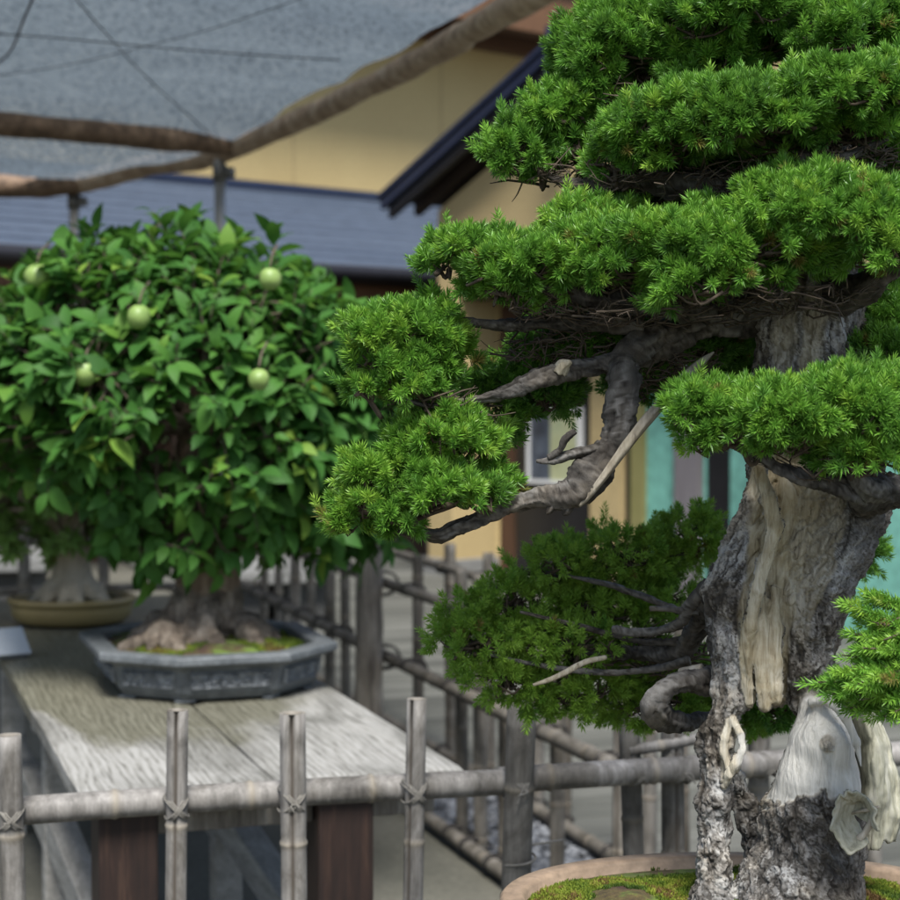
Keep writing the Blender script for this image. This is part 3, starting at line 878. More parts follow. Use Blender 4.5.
# ------------------------------------------------------------------ near fence (in front of the table)
FR0, FR1 = at(20, 812.5, 2.81), at(700, 770, 3.10)
RD = norm(FR1 - FR0); RN = norm(np.array([RD[1], -RD[0], 0]))        # RN towards the viewer
nf = thing('bamboo_fence', 'low grey bamboo fence crossing in front of the plank table', 'fence', (FR0[0], FR0[1], 0), 0, 'bamboo fences')
r_rail = .0235
def on_rail(px):
    m = (px - 450) / F_PX
    k = (m * FR0[1] - FR0[0]) / (RD[0] - m * RD[1]); return FR0 + RD * k
ra, rb = on_rail(-120), on_rail(515)
mb = MB(); bamboo(mb, ra, rb + np.array([0, 0, .0]), r_rail, 3, node0=.17, bow=.004); mb.build('rail', M['bamboo'], nf, attr=True)
mb = MB(); bamboo(mb, on_rail(500) + RD * .0 + np.array([0, 0, .004]), on_rail(1100) + np.array([0, 0, .012]), r_rail * .98, 4, node0=.09, bow=.004); mb.build('rail', M['bamboo'], nf, attr=True)
mb = MB(); bamboo(mb, on_rail(636) + np.array([0, 0, .035]) - RN * .03, on_rail(760) + np.array([0, 0, .062]) - RN * .03, .010, 5, node0=.06); mb.build('thin_rail', M['bamboo'], nf, attr=True)
for k, (px, top, rpx, front, crack, lean) in enumerate([(8, 735, 12.5, 1, None, .008), (173, 710, 10.8, 1, .05, -.006), (288, 713, 13.2, 1, -.12, .002), (410, 699, 10.2, 1, -.55, -.008), (512, 705, 15, 1, None, -.012),
                                                  (640, 706, 11, -1, None, .014), (683, 700, 12, -1, .3, .004), (770, 700, 11, -1, None, 0), (887, 730, 9.5, -1, None, 0), (-110, 715, 12, 1, None, 0), (1010, 715, 12, 1, None, 0)]):
    c = on_rail(px); r = rpx / F_PX * c[1]
    c = c + RN * front * (r + r_rail * .97)
    tp = at(px, top, c[1])
    b0 = np.array([c[0] + lean * 2, c[1], 0.]); 
    t0 = np.array([c[0] - lean * .3, c[1], tp[2]])
    mb = MB(); bamboo(mb, b0, t0, r, 40 + k, crack); p = mb.build('post', M['bamboo'], nf, attr=True)
    mb = MB(); cc = (np.array([c[0], c[1], on_rail(px)[2]]) + on_rail(px)) / 2
    lashing(mb, cc, (0, 0, 1), RD, RN, r, r_rail, .0014, k, k % 2 == 0); mb.build('lashing', M['rope'], p)
    if k == 4:
        mb = MB(); tube(mb, [c + (0, 0, -.135 + .0), *[c + np.array([math.cos(a) * (r + .002), math.sin(a) * (r + .002), -.12 + .004 * a]) for a in np.linspace(-3, 3.2, 22)], c + RD * .08 + np.array([0, -.02, -.09])], .0022, 5)
        mb.build('loose_cord', M['rope'], p)

# ------------------------------------------------------------------ walkway fences running away from us
def walk_fence(origin, ts, rails, label, seed, extra=()):
    t = thing('bamboo_fence', label, 'fence', (origin[0], origin[1], 0), 0, 'bamboo fences')
    q = random.Random(seed)
    for z, t0, t1, r in rails:
        mb = MB(); bamboo(mb, origin + W * t0 + np.array([0, 0, z]), origin + W * t1 + np.array([0, 0, z]), r, seed + int(z * 50), bow=.006); mb.build('rail', M['bamboo_far'], t, attr=True)
    for k, v in enumerate(ts):
        r = q.uniform(.019, .025); H = .89 + q.uniform(-.02, .02)
        wood = v in extra
        if wood: r, H = .052, 1.02
        c = origin + W * v + U * (r + .022) * (1 if k % 2 else 1)
        if wood: c = origin + W * v - U * (r + .022)
        mb = MB()
        if wood:
            tube(mb, [c, c + np.array([0, 0, H * .5]), c + np.array([0.004, 0, H])], [r, r, r * .95], 14, 8, rough=.008, rs=16, seed=seed + k, A=None)
            p = mb.build('wooden_post', M['grey_timber_dark'], t)
        else:
            bamboo(mb, c, c + np.array([q.uniform(-.01, .01), 0, H]), r, seed + 7 * k, q.choice([None, .4, 5.8])); p = mb.build('post', M['bamboo_far'], t, attr=True)
        for z, t0, t1, rr_ in rails:
            if t0 - .03 <= v <= t1 + .03:
                rc = origin + W * v + np.array([0, 0, z])
                mb = MB(); lashing(mb, (c + np.array([0, 0, z]) + rc) / 2, (0, 0, 1), W, U, r, rr_, .0026, seed + k); mb.build('lashing', M['rope_dark'], p)
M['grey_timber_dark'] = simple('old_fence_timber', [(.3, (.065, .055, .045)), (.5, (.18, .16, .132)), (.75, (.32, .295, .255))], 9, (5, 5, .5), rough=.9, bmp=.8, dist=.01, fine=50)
walk_fence(FA0, [-1.22, -.80, -.39, -.17, 0, .459, .68, 1.02, 1.4, 1.68, 1.99, 2.3, 2.6, 2.9], [(.785, -.25, 3.2, .019), (.52, -1.26, 3.2, .023), (.045, -1.3, 3.2, .023)],
           'bamboo fence beside the plank table with one thick old wooden post', 100, (.68,))
walk_fence(FA0 + U * .37, [-1.6, -1.28, -.84, -.62, -.42, .03, .27, .75, 1.2], [(.785, .3, 3.2, .018), (.05, -1.8, 3.2, .023)],
           'bamboo fence standing between the gravel strip and the grey walkway', 200)
# rear fence closing the yard behind the table
def rear_fence():
    o = FA0 + W * 3.25
    t = thing('bamboo_fence', 'rear bamboo fence behind the quince and the tan pot', 'fence', (o[0], o[1], 0), 0, 'bamboo fences')
    q = random.Random(5)
    for z in (.52, .76):
        mb = MB(); bamboo(mb, o + U * .1 + np.array([0, 0, z]), o - U * 4.2 + np.array([0, 0, z]), .02, 300 + int(z * 10), bow=.01); mb.build('rail', M['bamboo_far'], t, attr=True)
    for k in range(10):
        r = q.uniform(.02, .03); c = o - U * (.2 + .42 * k + q.uniform(-.06, .06)) - W * (r + .02)
        mb = MB(); bamboo(mb, c, c + np.array([q.uniform(-.01, .01), 0, .9 + q.uniform(-.02, .02)]), r, 310 + k); p = mb.build('post', M['bamboo_far'], t, attr=True)
        for z in (.52, .76):
            mb = MB(); lashing(mb, c + W * (r + .02) / 2 + np.array([0, 0, z]), (0, 0, 1), U, W, r, .02, .0026, k); mb.build('lashing', M['rope_dark'], p)
rear_fence()

# ================================================================== plank table
TO = at(81, 799, 3.25); TZ_ = .70
TO = np.array([TO[0], 3.25, 0])
tab = thing('plank_table', 'weathered plank table with wet stained boards carrying the potted trees', 'table', TO, UV_ANG)
L = dict(parent=tab, world=False)
q = np.random.default_rng(3)
def plank(x0, x1, y0, y1, z0, z1, seed):
    nx_, ny_ = 14, 120
    X = np.linspace(x0, x1, nx_); Y = np.linspace(y0, y1, ny_)
    G = np.zeros((nx_, ny_, 3)); G[..., 0] = X[:, None]; G[..., 1] = Y[None, :]; G[..., 2] = z1
    p = G * np.array([60, 5, 1.]); G[..., 2] += .0016 * fbm(p, seed, 3)
    wob = .006 * fbm(np.stack([Y * 3, Y * 0 + x0 * 7, Y * 0], -1), seed + 4, 3)
    G[0, :, 0] += wob; G[-1, :, 0] += wob[::-1] * .4
    e = np.linspace(0, 1, nx_); 
    G[:, 0, 1] += .004 * fbm(np.stack([e * 9, e * 0 + seed, e * 0], -1), seed + 8, 3)
    G[0, :, 2] -= .005; G[-1, :, 2] -= .004; G[:, 0, 2] -= .004
    Bt = G.copy(); Bt[..., 2] = z0
    m_ = MB(); grid_sheet(m_, G[:, ::1][:, :]); 
    m_.Q = [k_[:, ::-1] for k_ in m_.Q]
    grid_sheet(m_, Bt)
    # skirts
    for A_, B_ in ((G[0], Bt[0]), (Bt[-1], G[-1]), (Bt[:, 0], G[:, 0]), (G[:, -1], Bt[:, -1])):
        grid_sheet(m_, np.stack([A_, B_], 0))
    return m_.build('plank', M['table'], smooth=False, **L)
plank(0, .376, 0, 3.3, TZ_ - .036, TZ_, 1)
plank(.382, .77, .012, 3.3, TZ_ - .036, TZ_ - .001, 2)
m_ = MB(); box(m_, (.155, .08, TZ_ - .105), (.47, .13, TZ_ - .038)); box(m_, (.59, .08, TZ_ - .105), (.73, .13, TZ_ - .038)); m_.build('apron', M['grey_timber_dark'], smooth=False, bevel=.004, **L)  # front apron in darker timber: shadow under the planks put into its colour
for y in (1.28, 2.6):
    m_ = MB(); box(m_, (.03, y - .03, TZ_ - .115), (.72, y + .04, TZ_ - .038)); m_.build('apron', M['grey_timber'], smooth=False, bevel=.004, **L)
for x, y, w_, mt in ((.095, .10, .115, 'leg'), (.53, .10, .115, 'leg'), (.09, 1.25, .075, 'grey_timber'), (.53, 1.25, .075, 'grey_timber'), (.09, 2.6, .075, 'grey_timber'), (.53, 2.6, .075, 'grey_timber')):
    m_ = MB(); box(m_, (x - w_ / 2, y - w_ / 2, 0), (x + w_ / 2, y + w_ / 2, TZ_ - .0365)); m_.build('leg', M[mt], smooth=False, bevel=.005, **L)
for x in (.09, .53):
    m_ = MB(); beam(m_, (x + .0, 1.20, .34), (x + .04, .175, .20), .07, .085); m_.build('stretcher', M['grey_timber'], smooth=False, bevel=.004, **L)
    m_ = MB(); beam(m_, (x + .0, 1.30, .30), (x, 2.55, .30), .06, .075); m_.build('stretcher', M['grey_timber'], smooth=False, bevel=.004, **L)
m_ = MB(); beam(m_, (.135, 1.25, .42), (.485, 1.25, .42), .05, .07); m_.build('stretcher', M['grey_timber'], smooth=False, bevel=.004, **L)

# ================================================================== octagonal relief pot
PC = np.array([-.645, 4.565, TZ_])
pot = thing('relief_pot', 'blue grey cut-cornered pot with carved relief panels under the quince', 'bonsai pot', PC, UV_ANG)
L = dict(parent=pot, world=False)
def octo(hx, hy, ch, z):
    return np.array([(-hx + ch, -hy, z), (hx - ch, -hy, z), (hx, -hy + ch, z), (hx, hy - ch, z), (hx - ch, hy, z), (-hx + ch, hy, z), (-hx, hy - ch, z), (-hx, -hy + ch, z)], float)
HX, HY, CH = .305, .37, .165
def octs(d, z): return octo(HX + d, HY + d, CH + d * .59, z)
m_ = MB()
G = np.array([octs(-.10, .007), octs(-.066, .007), octs(-.052, .026), octs(-.040, .082), octs(-.030, .092), octs(-.006, .097), octs(0, .101), octs(.0, .117), octs(-.004, .121), octs(-.050, .121), octs(-.055, .117), octs(-.06, .07)])
m_T = MB(); loft(m_T, G, caps=False); body = m_T.build('body', M['pot'], smooth=False, bevel=.0035, **L)
m_ = MB(); o8 = octs(-.10, .0075); c_ = o8.mean(0); m_.add(np.vstack([o8, c_]), None, [[k, 8, (k + 1) % 8] for k in range(8)]); m_.build('underside', M['pot'], smooth=False, **L)
m_ = MB()
lo8, hi8 = octs(-.0470, .034), octs(-.0395, .080)
for k in range(8):
    a0, a1, b0, b1 = lo8[k], lo8[(k + 1) % 8], hi8[k], hi8[(k + 1) % 8]
    Ln = np.linalg.norm(a1 - a0); mgn = .02 / Ln
    nn = norm(np.cross(a1 - a0, b0 - a0)); nu = max(12, int(Ln / .0035)); nv_ = 16
    s = np.linspace(mgn, 1 - mgn, nu); tt = np.linspace(.06, .94, nv_)
    G = (a0[None, None] * (1 - s)[:, None, None] + a1[None, None] * s[:, None, None]) * (1 - tt)[None, :, None] + (b0[None, None] * (1 - s)[:, None, None] + b1[None, None] * s[:, None, None]) * tt[None, :, None]
    F1, F2, _ = worley(G * np.array([55, 55, 80]), k)
    rel = .0065 * sstep(.05, .45, F2 - F1) + .004 * fbm(G * 160, k, 3)
    eu = np.minimum(s, 1 - s)[:, None] * Ln - mgn * Ln * .9; ev = np.minimum(tt, 1 - tt)[None, :] * .046
    fr = np.minimum(eu + 0 * ev, ev + 0 * eu)
    rel = np.where(fr < .006, .006, rel - .001)
    edge = (fr <= .0029)
    rel = np.where(edge, -.002, rel)
    pn = MB(); grid_sheet(pn, G + nn * (.0015 + rel)[..., None]); pn.build('panel', M['pot_relief'] if 'pot_relief' in M else M['pot'], smooth=False, **L)
    # little bracket feet at the corners
    f_ = MB(); c0 = octs(-.078, 0)[k]; box(f_, (-.026, -.012, 0), (.026, .012, .0068), rot=Matrix.Rotation(math.atan2(*(a1 - a0)[[1, 0]]), 3, 'Z'), c=c0); f_.build('foot', M['pot'], smooth=False, bevel=.004, **L)
# soil, mounded towards the trunk
def soil_sheet(outline, zc, rise, seed, n=26, m=72):
    th = np.linspace(0, 2 * math.pi, m + 1)[:-1]
    R = outline(th)
    rr = np.linspace(0, 1, n)
    G = np.zeros((n, m, 3))
    G[..., 0] = rr[:, None] * R[None, :, 0]; G[..., 1] = rr[:, None] * R[None, :, 1]
    G[..., 2] = zc + rise * (1 - rr[:, None] ** 2) + .012 * fbm(G * 14 + seed, seed, 4) * (1 - rr[:, None] ** 6)
    return G
def octo_outline(d):
    o = octs(d, 0)[:, :2]
    def f(th):
        out = []
        for t in th:
            dv = np.array([math.cos(t), math.sin(t)]); best = 9
            for k in range(8):
                p, qv = o[k], o[(k + 1) % 8] - o[k]
                den = dv[0] * qv[1] - dv[1] * qv[0]
                if abs(den) < 1e-9: continue
                s = (p[0] * qv[1] - p[1] * qv[0]) / den; w_ = (p[0] * dv[1] - p[1] * dv[0]) / den
                if s > 0 and -1e-6 <= w_ <= 1 + 1e-6: best = min(best, s)
            out.append(dv * best)
        return np.array(out)
    return f
G = soil_sheet(octo_outline(-.056), .098, .028, 4)
m_ = MB(); loft(m_, G, caps=False); m_.build('soil', M['soil'], **L)
def moss(name, P, tint, parent, size=.006, up=None):
    """short upright blades crowding on a surface"""
    T_ = []
    for k in range(4):
        V, Qd, Ad = [], [], []
        for j in range(7):
            a = rng.uniform(0, 6.28); l = rng.uniform(.6, 1.2); t_ = rng.uniform(.1, .7); wv = .16
            d = np.array([math.cos(a) * t_, math.sin(a) * t_, 1]); d = d / np.linalg.norm(d) * l
            s = np.array([-math.sin(a), math.cos(a), 0]) * wv
            o = np.array([rng.uniform(-.5, .5), rng.uniform(-.5, .5), 0]); b_ = len(V)
            V += [o - s * .4, o + d * .5 - s, o + d, o + d * .5 + s]; Qd.append([b_, b_ + 1, b_ + 2, b_ + 3]); Ad += [0, .5, 1, .5]
        T_.append((np.array(V), np.array(Qd), np.array(Ad)))
    N_ = len(P)
    Z = np.tile([0, 0, 1.], (N_, 1)) + rng.normal(0, .25, (N_, 3))
    m_ = MB(); scatter(m_, T_, P, frames(Z, rng.uniform(0, 6.28, N_)), size * rng.uniform(.6, 1.4, N_), tint)
    o = m_.build(name, M['moss_blade'], parent, world=False, smooth=False, attr=True); o['kind'] = 'stuff'; return o
def moss_on(G, parent, N_, seed, thr=.02, size=.006, scale=8):
    n, m, _ = G.shape
    rr = np.sqrt(rng.uniform(0, .98, N_)) * (n - 1.01); j = rng.integers(0, m, N_)
    P = G[rr.astype(int), j] * (1 - (rr % 1))[:, None] + G[rr.astype(int) + 1, j] * (rr % 1)[:, None]
    P = P + rng.normal(0, .004, P.shape) * np.array([1, 1, 0])
    f = fbm(P * scale + seed, seed, 4)
    k = f > thr
    P = P[k]; f = f[k]
    t = np.c_[np.clip(.05 + 1.5 * (f - thr) + rng.uniform(0, .4, len(P)) + .5 * fbm(P * 30 + 9, seed, 3), 0, 1), rng.uniform(0, 1, len(P)), np.zeros(len(P))]
    return moss('moss', P - np.array([0, 0, .001]), t, parent, size)
moss_on(G, pot, 12000, 4, -.04, .006)

# ------------------------------------------------------------------ round tan pot
def round_pot(name, label, c, rx, ry, h, mat, seed, lip=.02, rot=0., depth=.03):
    t = thing(name, label, 'bonsai pot', c, rot)
    th = np.arange(64) * 2 * math.pi / 64
    def ring(d, z): return np.stack([np.cos(th) * (rx + d), np.sin(th) * (ry + d), np.full(64, z)], -1)
    G = np.array([ring(-.07, .012), ring(-.05, .004), ring(-.03, .012), ring(-.012, h * .3), ring(-.004, h * .65), ring(-.006, h - lip * 1.1), ring(.0, h - lip), ring(.006, h - lip * .6), ring(.006, h - .005), ring(.001, h),
                  ring(-lip * .8, h), ring(-lip, h - .005), ring(-lip * 1.05, h - depth * 1.6), ring(-rx * .6, h - depth * 1.7)])
    m_ = MB(); loft(m_, G, caps=True); m_.build('body', mat, t, world=False)
    def ol(th_): return np.stack([np.cos(th_) * (rx - lip), np.sin(th_) * (ry - lip)], -1)
    S = soil_sheet(ol, h - depth, depth * .9, seed)
    m_ = MB(); loft(m_, S, caps=False); m_.build('soil', M['soil'], t, world=False)
    return t, S
MC = at(72, 628, 5.75); MC[2] = TZ_
tanpot, S = round_pot('round_pot', 'shallow round tan pot at the far end of the plank table', MC, .205, .19, .092, M['tan_pot'], 9)

# name plaque
pl = at(8, 656, 4.95)
plq = thing('name_plaque', 'small grey wedge-shaped name plaque on the table edge before the tan pot', 'plaque', (pl[0], pl[1], TZ_), UV_ANG + .25)
m_ = MB(); V = [(-.055, 0, 0), (.06, 0, 0), (.06, .09, 0), (-.055, .09, 0), (-.055, .0, .012), (.06, .0, .012), (.06, .075, .075), (-.055, .075, .075), (.06, .09, .07), (-.055, .09, .07)]
m_.add(V, [[0, 3, 2, 1], [0, 1, 5, 4], [4, 5, 6, 7], [7, 6, 8, 9], [9, 8, 2, 3]], [[1, 2, 5], [2, 8, 5], [8, 6, 5], [0, 4, 3], [3, 4, 9], [9, 4, 7]]); m_.build('block', M['plaque_block'], plq, False, False, bevel=.002)
m_ = MB(); e = np.array([0, -.063, .075]); nn = norm([0, -.063, .075]); 
for a_ in (1,):
    p0, p1 = np.array([-.060, -.004, .0125]), np.array([.066, .079, .0815])
    sl_ = norm([0, .075, .063]); n_ = norm([0, -.063, .075])
    b0 = np.array([0, -.004, .011]); 
    V = []
    for dn in (.002, .007):
        for x, l in ((-.062, 0), (.067, 0), (.067, .104), (-.062, .104)): V.append(b0 + np.array([x, 0, 0]) + sl_ * l + n_ * dn)
    m_.add(V, [[0,3,2,1],[4,5,6,7],[0,1,5,4],[1,2,6,5],[2,3,7,6],[3,0,4,7]])
m_.build('face', M['plaque_face'], plq, False, False, bevel=.001)
# ================================================================== big spruce bonsai
SD = 2.15
base = at(790, 905, SD)
POT_Z = .70
PX = SD / F_PX
pc = at(742, 905, 2.16)
sp_pot, S = round_pot('oval_pot', 'wide brown clay oval pot with mossy soil holding the spruce', (pc[0], pc[1], .655), .298, .205, .172, M['clay_pot'], 21, lip=.026, depth=.016)
moss_on(S, sp_pot, 34000, 21, -.12, .0042, 13)

spruce = thing('spruce_bonsai', 'large old spruce bonsai with layered needle pads and a split deadwood trunk', 'bonsai tree', (base[0], base[1], .80))

def W3(l):  # [(px, py, r_px, D)] -> points, radii
    return [at(a, b, d) for a, b, r, d in l], [r * d / F_PX for a, b, r, d in l]
lo = at(600, 960, SD) - np.array([.06, .16, 0]); hi = at(930, -30, SD) + np.array([.06, .2, 0])
lo = np.array([at(660, 900, SD)[0], SD - .13, at(700, 935, SD)[2]]); hi = np.array([at(925, 900, SD)[0], SD + .15, at(700, -20, SD)[2]])
f = Field(lo, hi, .0017)
D = SD
chains = [
 # left living vein
 ([(712, 945, 34, D), (714, 905, 25, D), (716, 860, 17.5, D), (715, 800, 17.5, D), (717, 745, 19, D), (735, 690, 24, D), (738, 640, 31, D), (736, 595, 33, D), (757, 540, 33, D), (773, 490, 30, D), (774, 440, 28, D), (771, 390, 25, D), (777, 330, 24, D), (800, 270, 24, D)], .012),
 # middle and right of the trunk
 ([(778, 690, 20, D + .03), (782, 640, 38, D + .02), (788, 590, 45, D + .02), (800, 540, 48, D + .02), (808, 480, 46, D + .02), (812, 420, 42, D + .02), (815, 360, 40, D + .02), (820, 300, 38, D + .02), (826, 220, 32, D + .03), (824, 140, 26, D + .03), (815, 60, 20, D + .03), (812, 0, 14, D + .03), (812, -60, 8, D + .03)], .02),
 ([(806, 705, 18, D + .02), (806, 662, 28, D + .005), (812, 620, 31, D - .005), (824, 580, 34, D - .008), (840, 545, 36, D - .006), (852, 512, 36, D), (850, 478, 34, D), (846, 430, 28, D + .01), (842, 370, 26, D + .01), (842, 310, 24, D + .02)], .012),
 # right leg with the bleached stub
 ([(814, 708, 20, D - .01), (820, 745, 36, D - .02), (818, 780, 45, D - .02), (813, 812, 50, D - .01), (811, 850, 55, D), (802, 890, 63, D), (798, 905, 68, D), (792, 950, 90, D)], .005),
 ([(832, 790, 30, D - .035), (826, 745, 28, D - .04), (822, 712, 16, D - .035)], .012),
 # folded lip of the stub
 ([(812, 702, 8, D - .04), (828, 700, 8, D - .058), (845, 715, 8, D - .068), (856, 742, 6.5, D - .07), (861, 766, 3, D - .068)], .006),
 # dark strip behind the gap
 ([(762, 915, 16, D + .07), (757, 860, 15, D + .075), (742, 800, 13, D + .065), (728, 755, 12, D + .04)], .005),
]
for l, k in chains:
    P, R = W3(l); R = [max(r - 3.5 * PX, r * .7) for r in R]; f.chain(P, R, k, flat=(1, .92, 1))
cord_ = [(760, 470, 5, D - .062), (770, 500, 7, D - .068), (776, 528, 8, D - .069), (767, 558, 6.5, D - .064), (758, 590, 6, D - .060), (752, 625, 6.5, D - .052), (748, 655, 5, D - .042), (747, 680, 3, D - .036)]
tong = [[(748, 595, 3, D - .04), (747, 630, 5, D - .044), (746, 660, 6, D - .038), (748, 688, 5.5, D - .033), (751, 703, 4, D - .031)], [(762, 585, 4, D - .040), (763, 625, 8, D - .044), (763, 660, 8.5, D - .042), (765, 690, 8, D - .040), (766, 706, 6, D - .040)], [(775, 590, 4, D - .040), (775, 630, 8, D - .043), (774, 664, 8, D - .042), (776, 688, 7.5, D - .041), (778, 699, 6, D - .041)]]
loop = [[(730, 722, 3.5, D - .020), (725, 738, 3.5, D - .021), (724, 753, 3.5, D - .020), (728, 768, 4, D - .022)], [(733, 720, 3.5, D - .022), (741, 735, 4, D - .028), (742, 752, 5, D - .032), (736, 764, 5.5, D - .032), (729, 774, 4.5, D - .028), (724, 787, 2, D - .022)]]
f.capsule(at(829, 746, D - .076), at(833, 750, D - .088), 5 * PX, 2.5 * PX, .008)
for l in [cord_] + tong + loop:
    P, R = W3(l)
    if l not in loop: P = [p + np.array([0, .0052, 0]) for p in P]
    f.chain(P, R, .006 if l not in loop else .0035, flat=(1, .7, 1))
# knobs, clefts and hollows
for a, b, d, r in ((734, 746, D - .028, 4.5), (795, 540, D - .075, 8)):
    f.capsule(at(a, b, d), at(a + 1, b + 8, d + .012), r * PX, r * PX * .8, .004, sub=True)
for l in ([(741, 600, 2, D - .062), (740, 640, 3.5, D - .046), (741, 675, 5, D - .036), (744, 712, 6, D - .03)], [(786, 590, 2, D - .07), (785, 650, 3, D - .052), (787, 700, 5, D - .04)], [(752, 480, 2.5, D - .06), (760, 515, 2.5, D - .065), (760, 550, 2.5, D - .06), (748, 590, 2.5, D - .06)],
          [(754, 640, 1.4, D - .054), (755, 670, 2, D - .048), (757, 706, 2.6, D - .042)], [(790, 470, 2, D - .07), (800, 500, 2, D - .072), (806, 530, 2, D - .07)], [(818, 470, 2.5, D - .06), (822, 500, 2.5, D - .062), (826, 540, 2, D - .058)],
          [(846, 722, 3, D - .078), (850, 745, 4, D - .082), (849, 770, 3.5, D - .078)]):
    P, R = W3(l); f.chain(P, R, .003, True)
P, R = W3([(764, 735, 14, D - .1), (766, 770, 15, D - .1)]); P2 = [p + np.array([0, .25, 0]) for p in P]
for p, p2 in zip(P, P2): f.capsule(p, p2, .012, .012, .006, sub=True)
V, Q = f.mesh()
print('trunk verts', len(V))
N = vert_normals(V, Q)
rel = V - np.array([0, 0, CAM_H]); 
fw = rel[:, 1] * CP - rel[:, 2] * SP; up_ = rel[:, 1] * SP + rel[:, 2] * CP
vx = 450 + F_PX * rel[:, 0] / fw; vy = 450 - F_PX * up_ / fw          # trunk drawn in photo units: used to lay out the wood's own zones
wob = 7 * fbm(np.stack([vx / 16, vy / 22, vx * 0], -1), 3, 4)
ctr = np.interp(vy, [380, 480, 560, 640, 700, 760, 900], [795, 800, 796, 785, 775, 770, 760])
front = sstep(-.15, .25, -N[:, 1])
def band(y, xl, xr, soft=3):
    l = np.interp(vy, y, xl); r = np.interp(vy, y, xr)
    return sstep(-soft, soft, vx + wob - l) * sstep(-soft, soft, r - vx - wob)
def near(l, extra=2.5):
    d = np.full(len(V), 99.)
    for (x0, y0, r0, _), (x1, y1, r1, _) in zip(l[:-1], l[1:]):
        t = np.clip(((vx - x0) * (x1 - x0) + (vy - y0) * (y1 - y0)) / ((x1 - x0) ** 2 + (y1 - y0) ** 2), 0, 1)
        d = np.minimum(d, np.hypot(vx - x0 - t * (x1 - x0), vy - y0 - t * (y1 - y0)) - r0 - t * (r1 - r0))
    return sstep(extra, 0, d) * front
cream = band([455, 480, 520, 560, 600, 640, 690, 705], [748, 748, 752, 748, 741, 741, 745, 746], [824, 820, 814, 806, 796, 791, 788, 784]) * sstep(450, 462, vy) * sstep(712, 700, vy)
upper = band([290, 340, 390], [806, 800, 798], [830, 824, 820]) * sstep(405, 390, vy) * sstep(270, 300, vy)
stub = sstep(0, 6, (798 - .32 * np.minimum(vx - 800, 0) + 12 * fbm(np.stack([vx / 8, vy / 8, vx * 0], -1), 8, 4)) - vy) * sstep(-10, 4, vx + wob * .5 - np.interp(vy, [690, 708, 722, 735], [806, 796, 778, 740])) * sstep(686, 698, vy) * sstep(D + .01, D - .006, V[:, 1])
knot = sstep(11, 6, np.hypot(vx - 827, vy - 744) + wob * .4) + .25 * sstep(14, 4, np.hypot(vx - 845, vy - 766) + wob * .9)
stub = np.clip(stub - .6 * knot, 0, 1)
jin = np.maximum(near(loop[0]), near(loop[1]))
tg = np.maximum.reduce([near(l) for l in tong] + [near(cord_)])
olive = band([470, 500, 560, 610, 640], [806, 800, 790, 788, 800], [852, 848, 836, 818, 806]) * sstep(462, 474, vy) * sstep(660, 610, vy)
olive2 = band([300, 345, 390], [775, 772, 772], [798, 792, 790], 4) * sstep(405, 390, vy)
dead = np.clip((cream + upper * .5) * front + stub + olive * .62 * front + olive2 * .55 * front + jin + tg, 0, 1)
# loose bark plates lying at different heights, in two sizes
le = np.interp(vy, [-60, 300, 465, 491, 542, 593, 644, 695, 746, 889], [790, 760, 745, 743, 724, 700, 708, 711, 700, 700])
re_ = np.interp(vy, [-60, 300, 465, 491, 542, 593, 644, 690, 800, 889], [840, 870, 880, 888, 875, 848, 839, 828, 850, 862])
FL = np.stack([(vx - le) / (re_ - le) * .165, V[:, 1], -vy * PX], -1)          # growth coordinates: across, deep, along the twisting trunk
def bark_relief(V):
    Pw = V + .0045 * np.stack([fbm(V * 75, 40 + k, 3) for k in range(3)], -1)
    F1, F2, idr = worley(Pw * np.array([92, 92, 44]), 17)
    F1b, F2b, idb = worley(Pw * np.array([210, 210, 110]), 27)
    e1, e2 = sstep(.0, .12, F2 - F1), sstep(.0, .15, F2b - F1b)
    tn = fbm(Pw * np.array([85, 85, 40]), 51, 4) * 4.4 + (idr - .5) * 1.1           # flakes shed in layers
    lv = np.floor(tn); fr = tn - lv; st_ = lv + sstep(.0, .22, fr) - .25 * fr
    lr_ = _hash(lv.astype(np.int64), np.floor(idr * 97).astype(np.int64), lv.astype(np.int64) * 0, 5)
    fis = sstep(.09, .0, np.abs(fbm(Pw * np.array([42, 42, 8.5]) + 5, 57, 3)))
    h_ = -.0042 * fis + .0028 * st_ + .0013 * (idb - .4) * e2 - .0014 * (1 - e1) * (idr > .45) + .003 * fbm(V * 24, 50, 3)
    shade = np.clip(.14 + .50 * lr_ + .18 * idb * e2 - .36 * sstep(.18, .0, fr) - .2 * (1 - e2) - .45 * fis + .6 * fbm(V * 20, 80, 3) + .12, 0, 1)
    return h_, shade, F2 - F1
bark_h, shade, crack_ = bark_relief(FL); bark_h = bark_h * .72
bark_h = bark_h + .004 * sstep(785, 803, vy) * sstep(840, 812, vy) * sstep(745, 760, vx)
crk = sstep(.0, .16, crack_)
flow = FL * np.array([150, 90, 11.]) + 1.4 * np.stack([fbm(FL * 13, 60 + k, 2) for k in range(3)], -1) * np.array([4, 2, 1])
grain = fbm(flow, 66, 4)
dead_h = -.0040 + .0034 * grain - .0055 * sstep(.10, .0, np.abs(fbm(FL * np.array([58, 34, 5.]) + .6 * fbm(FL * 11, 70, 2)[:, None], 71, 3)))
dead_h = np.where(np.maximum(jin, tg) > .5, .0022 * grain, dead_h)
stub_h = -.001 + .0013 * grain - .002 * knot * fbm(V * 120, 78, 3)
ol = np.clip(olive + olive2, 0, 1) * front * (1 - tg)
h = bark_h * (1 - dead) + dead * np.where(stub > .5, stub_h, dead_h)
h = h * (1 - ol) + ol * (.0040 * crk - .003 + .001 * grain)
V = V + N * h[:, None]
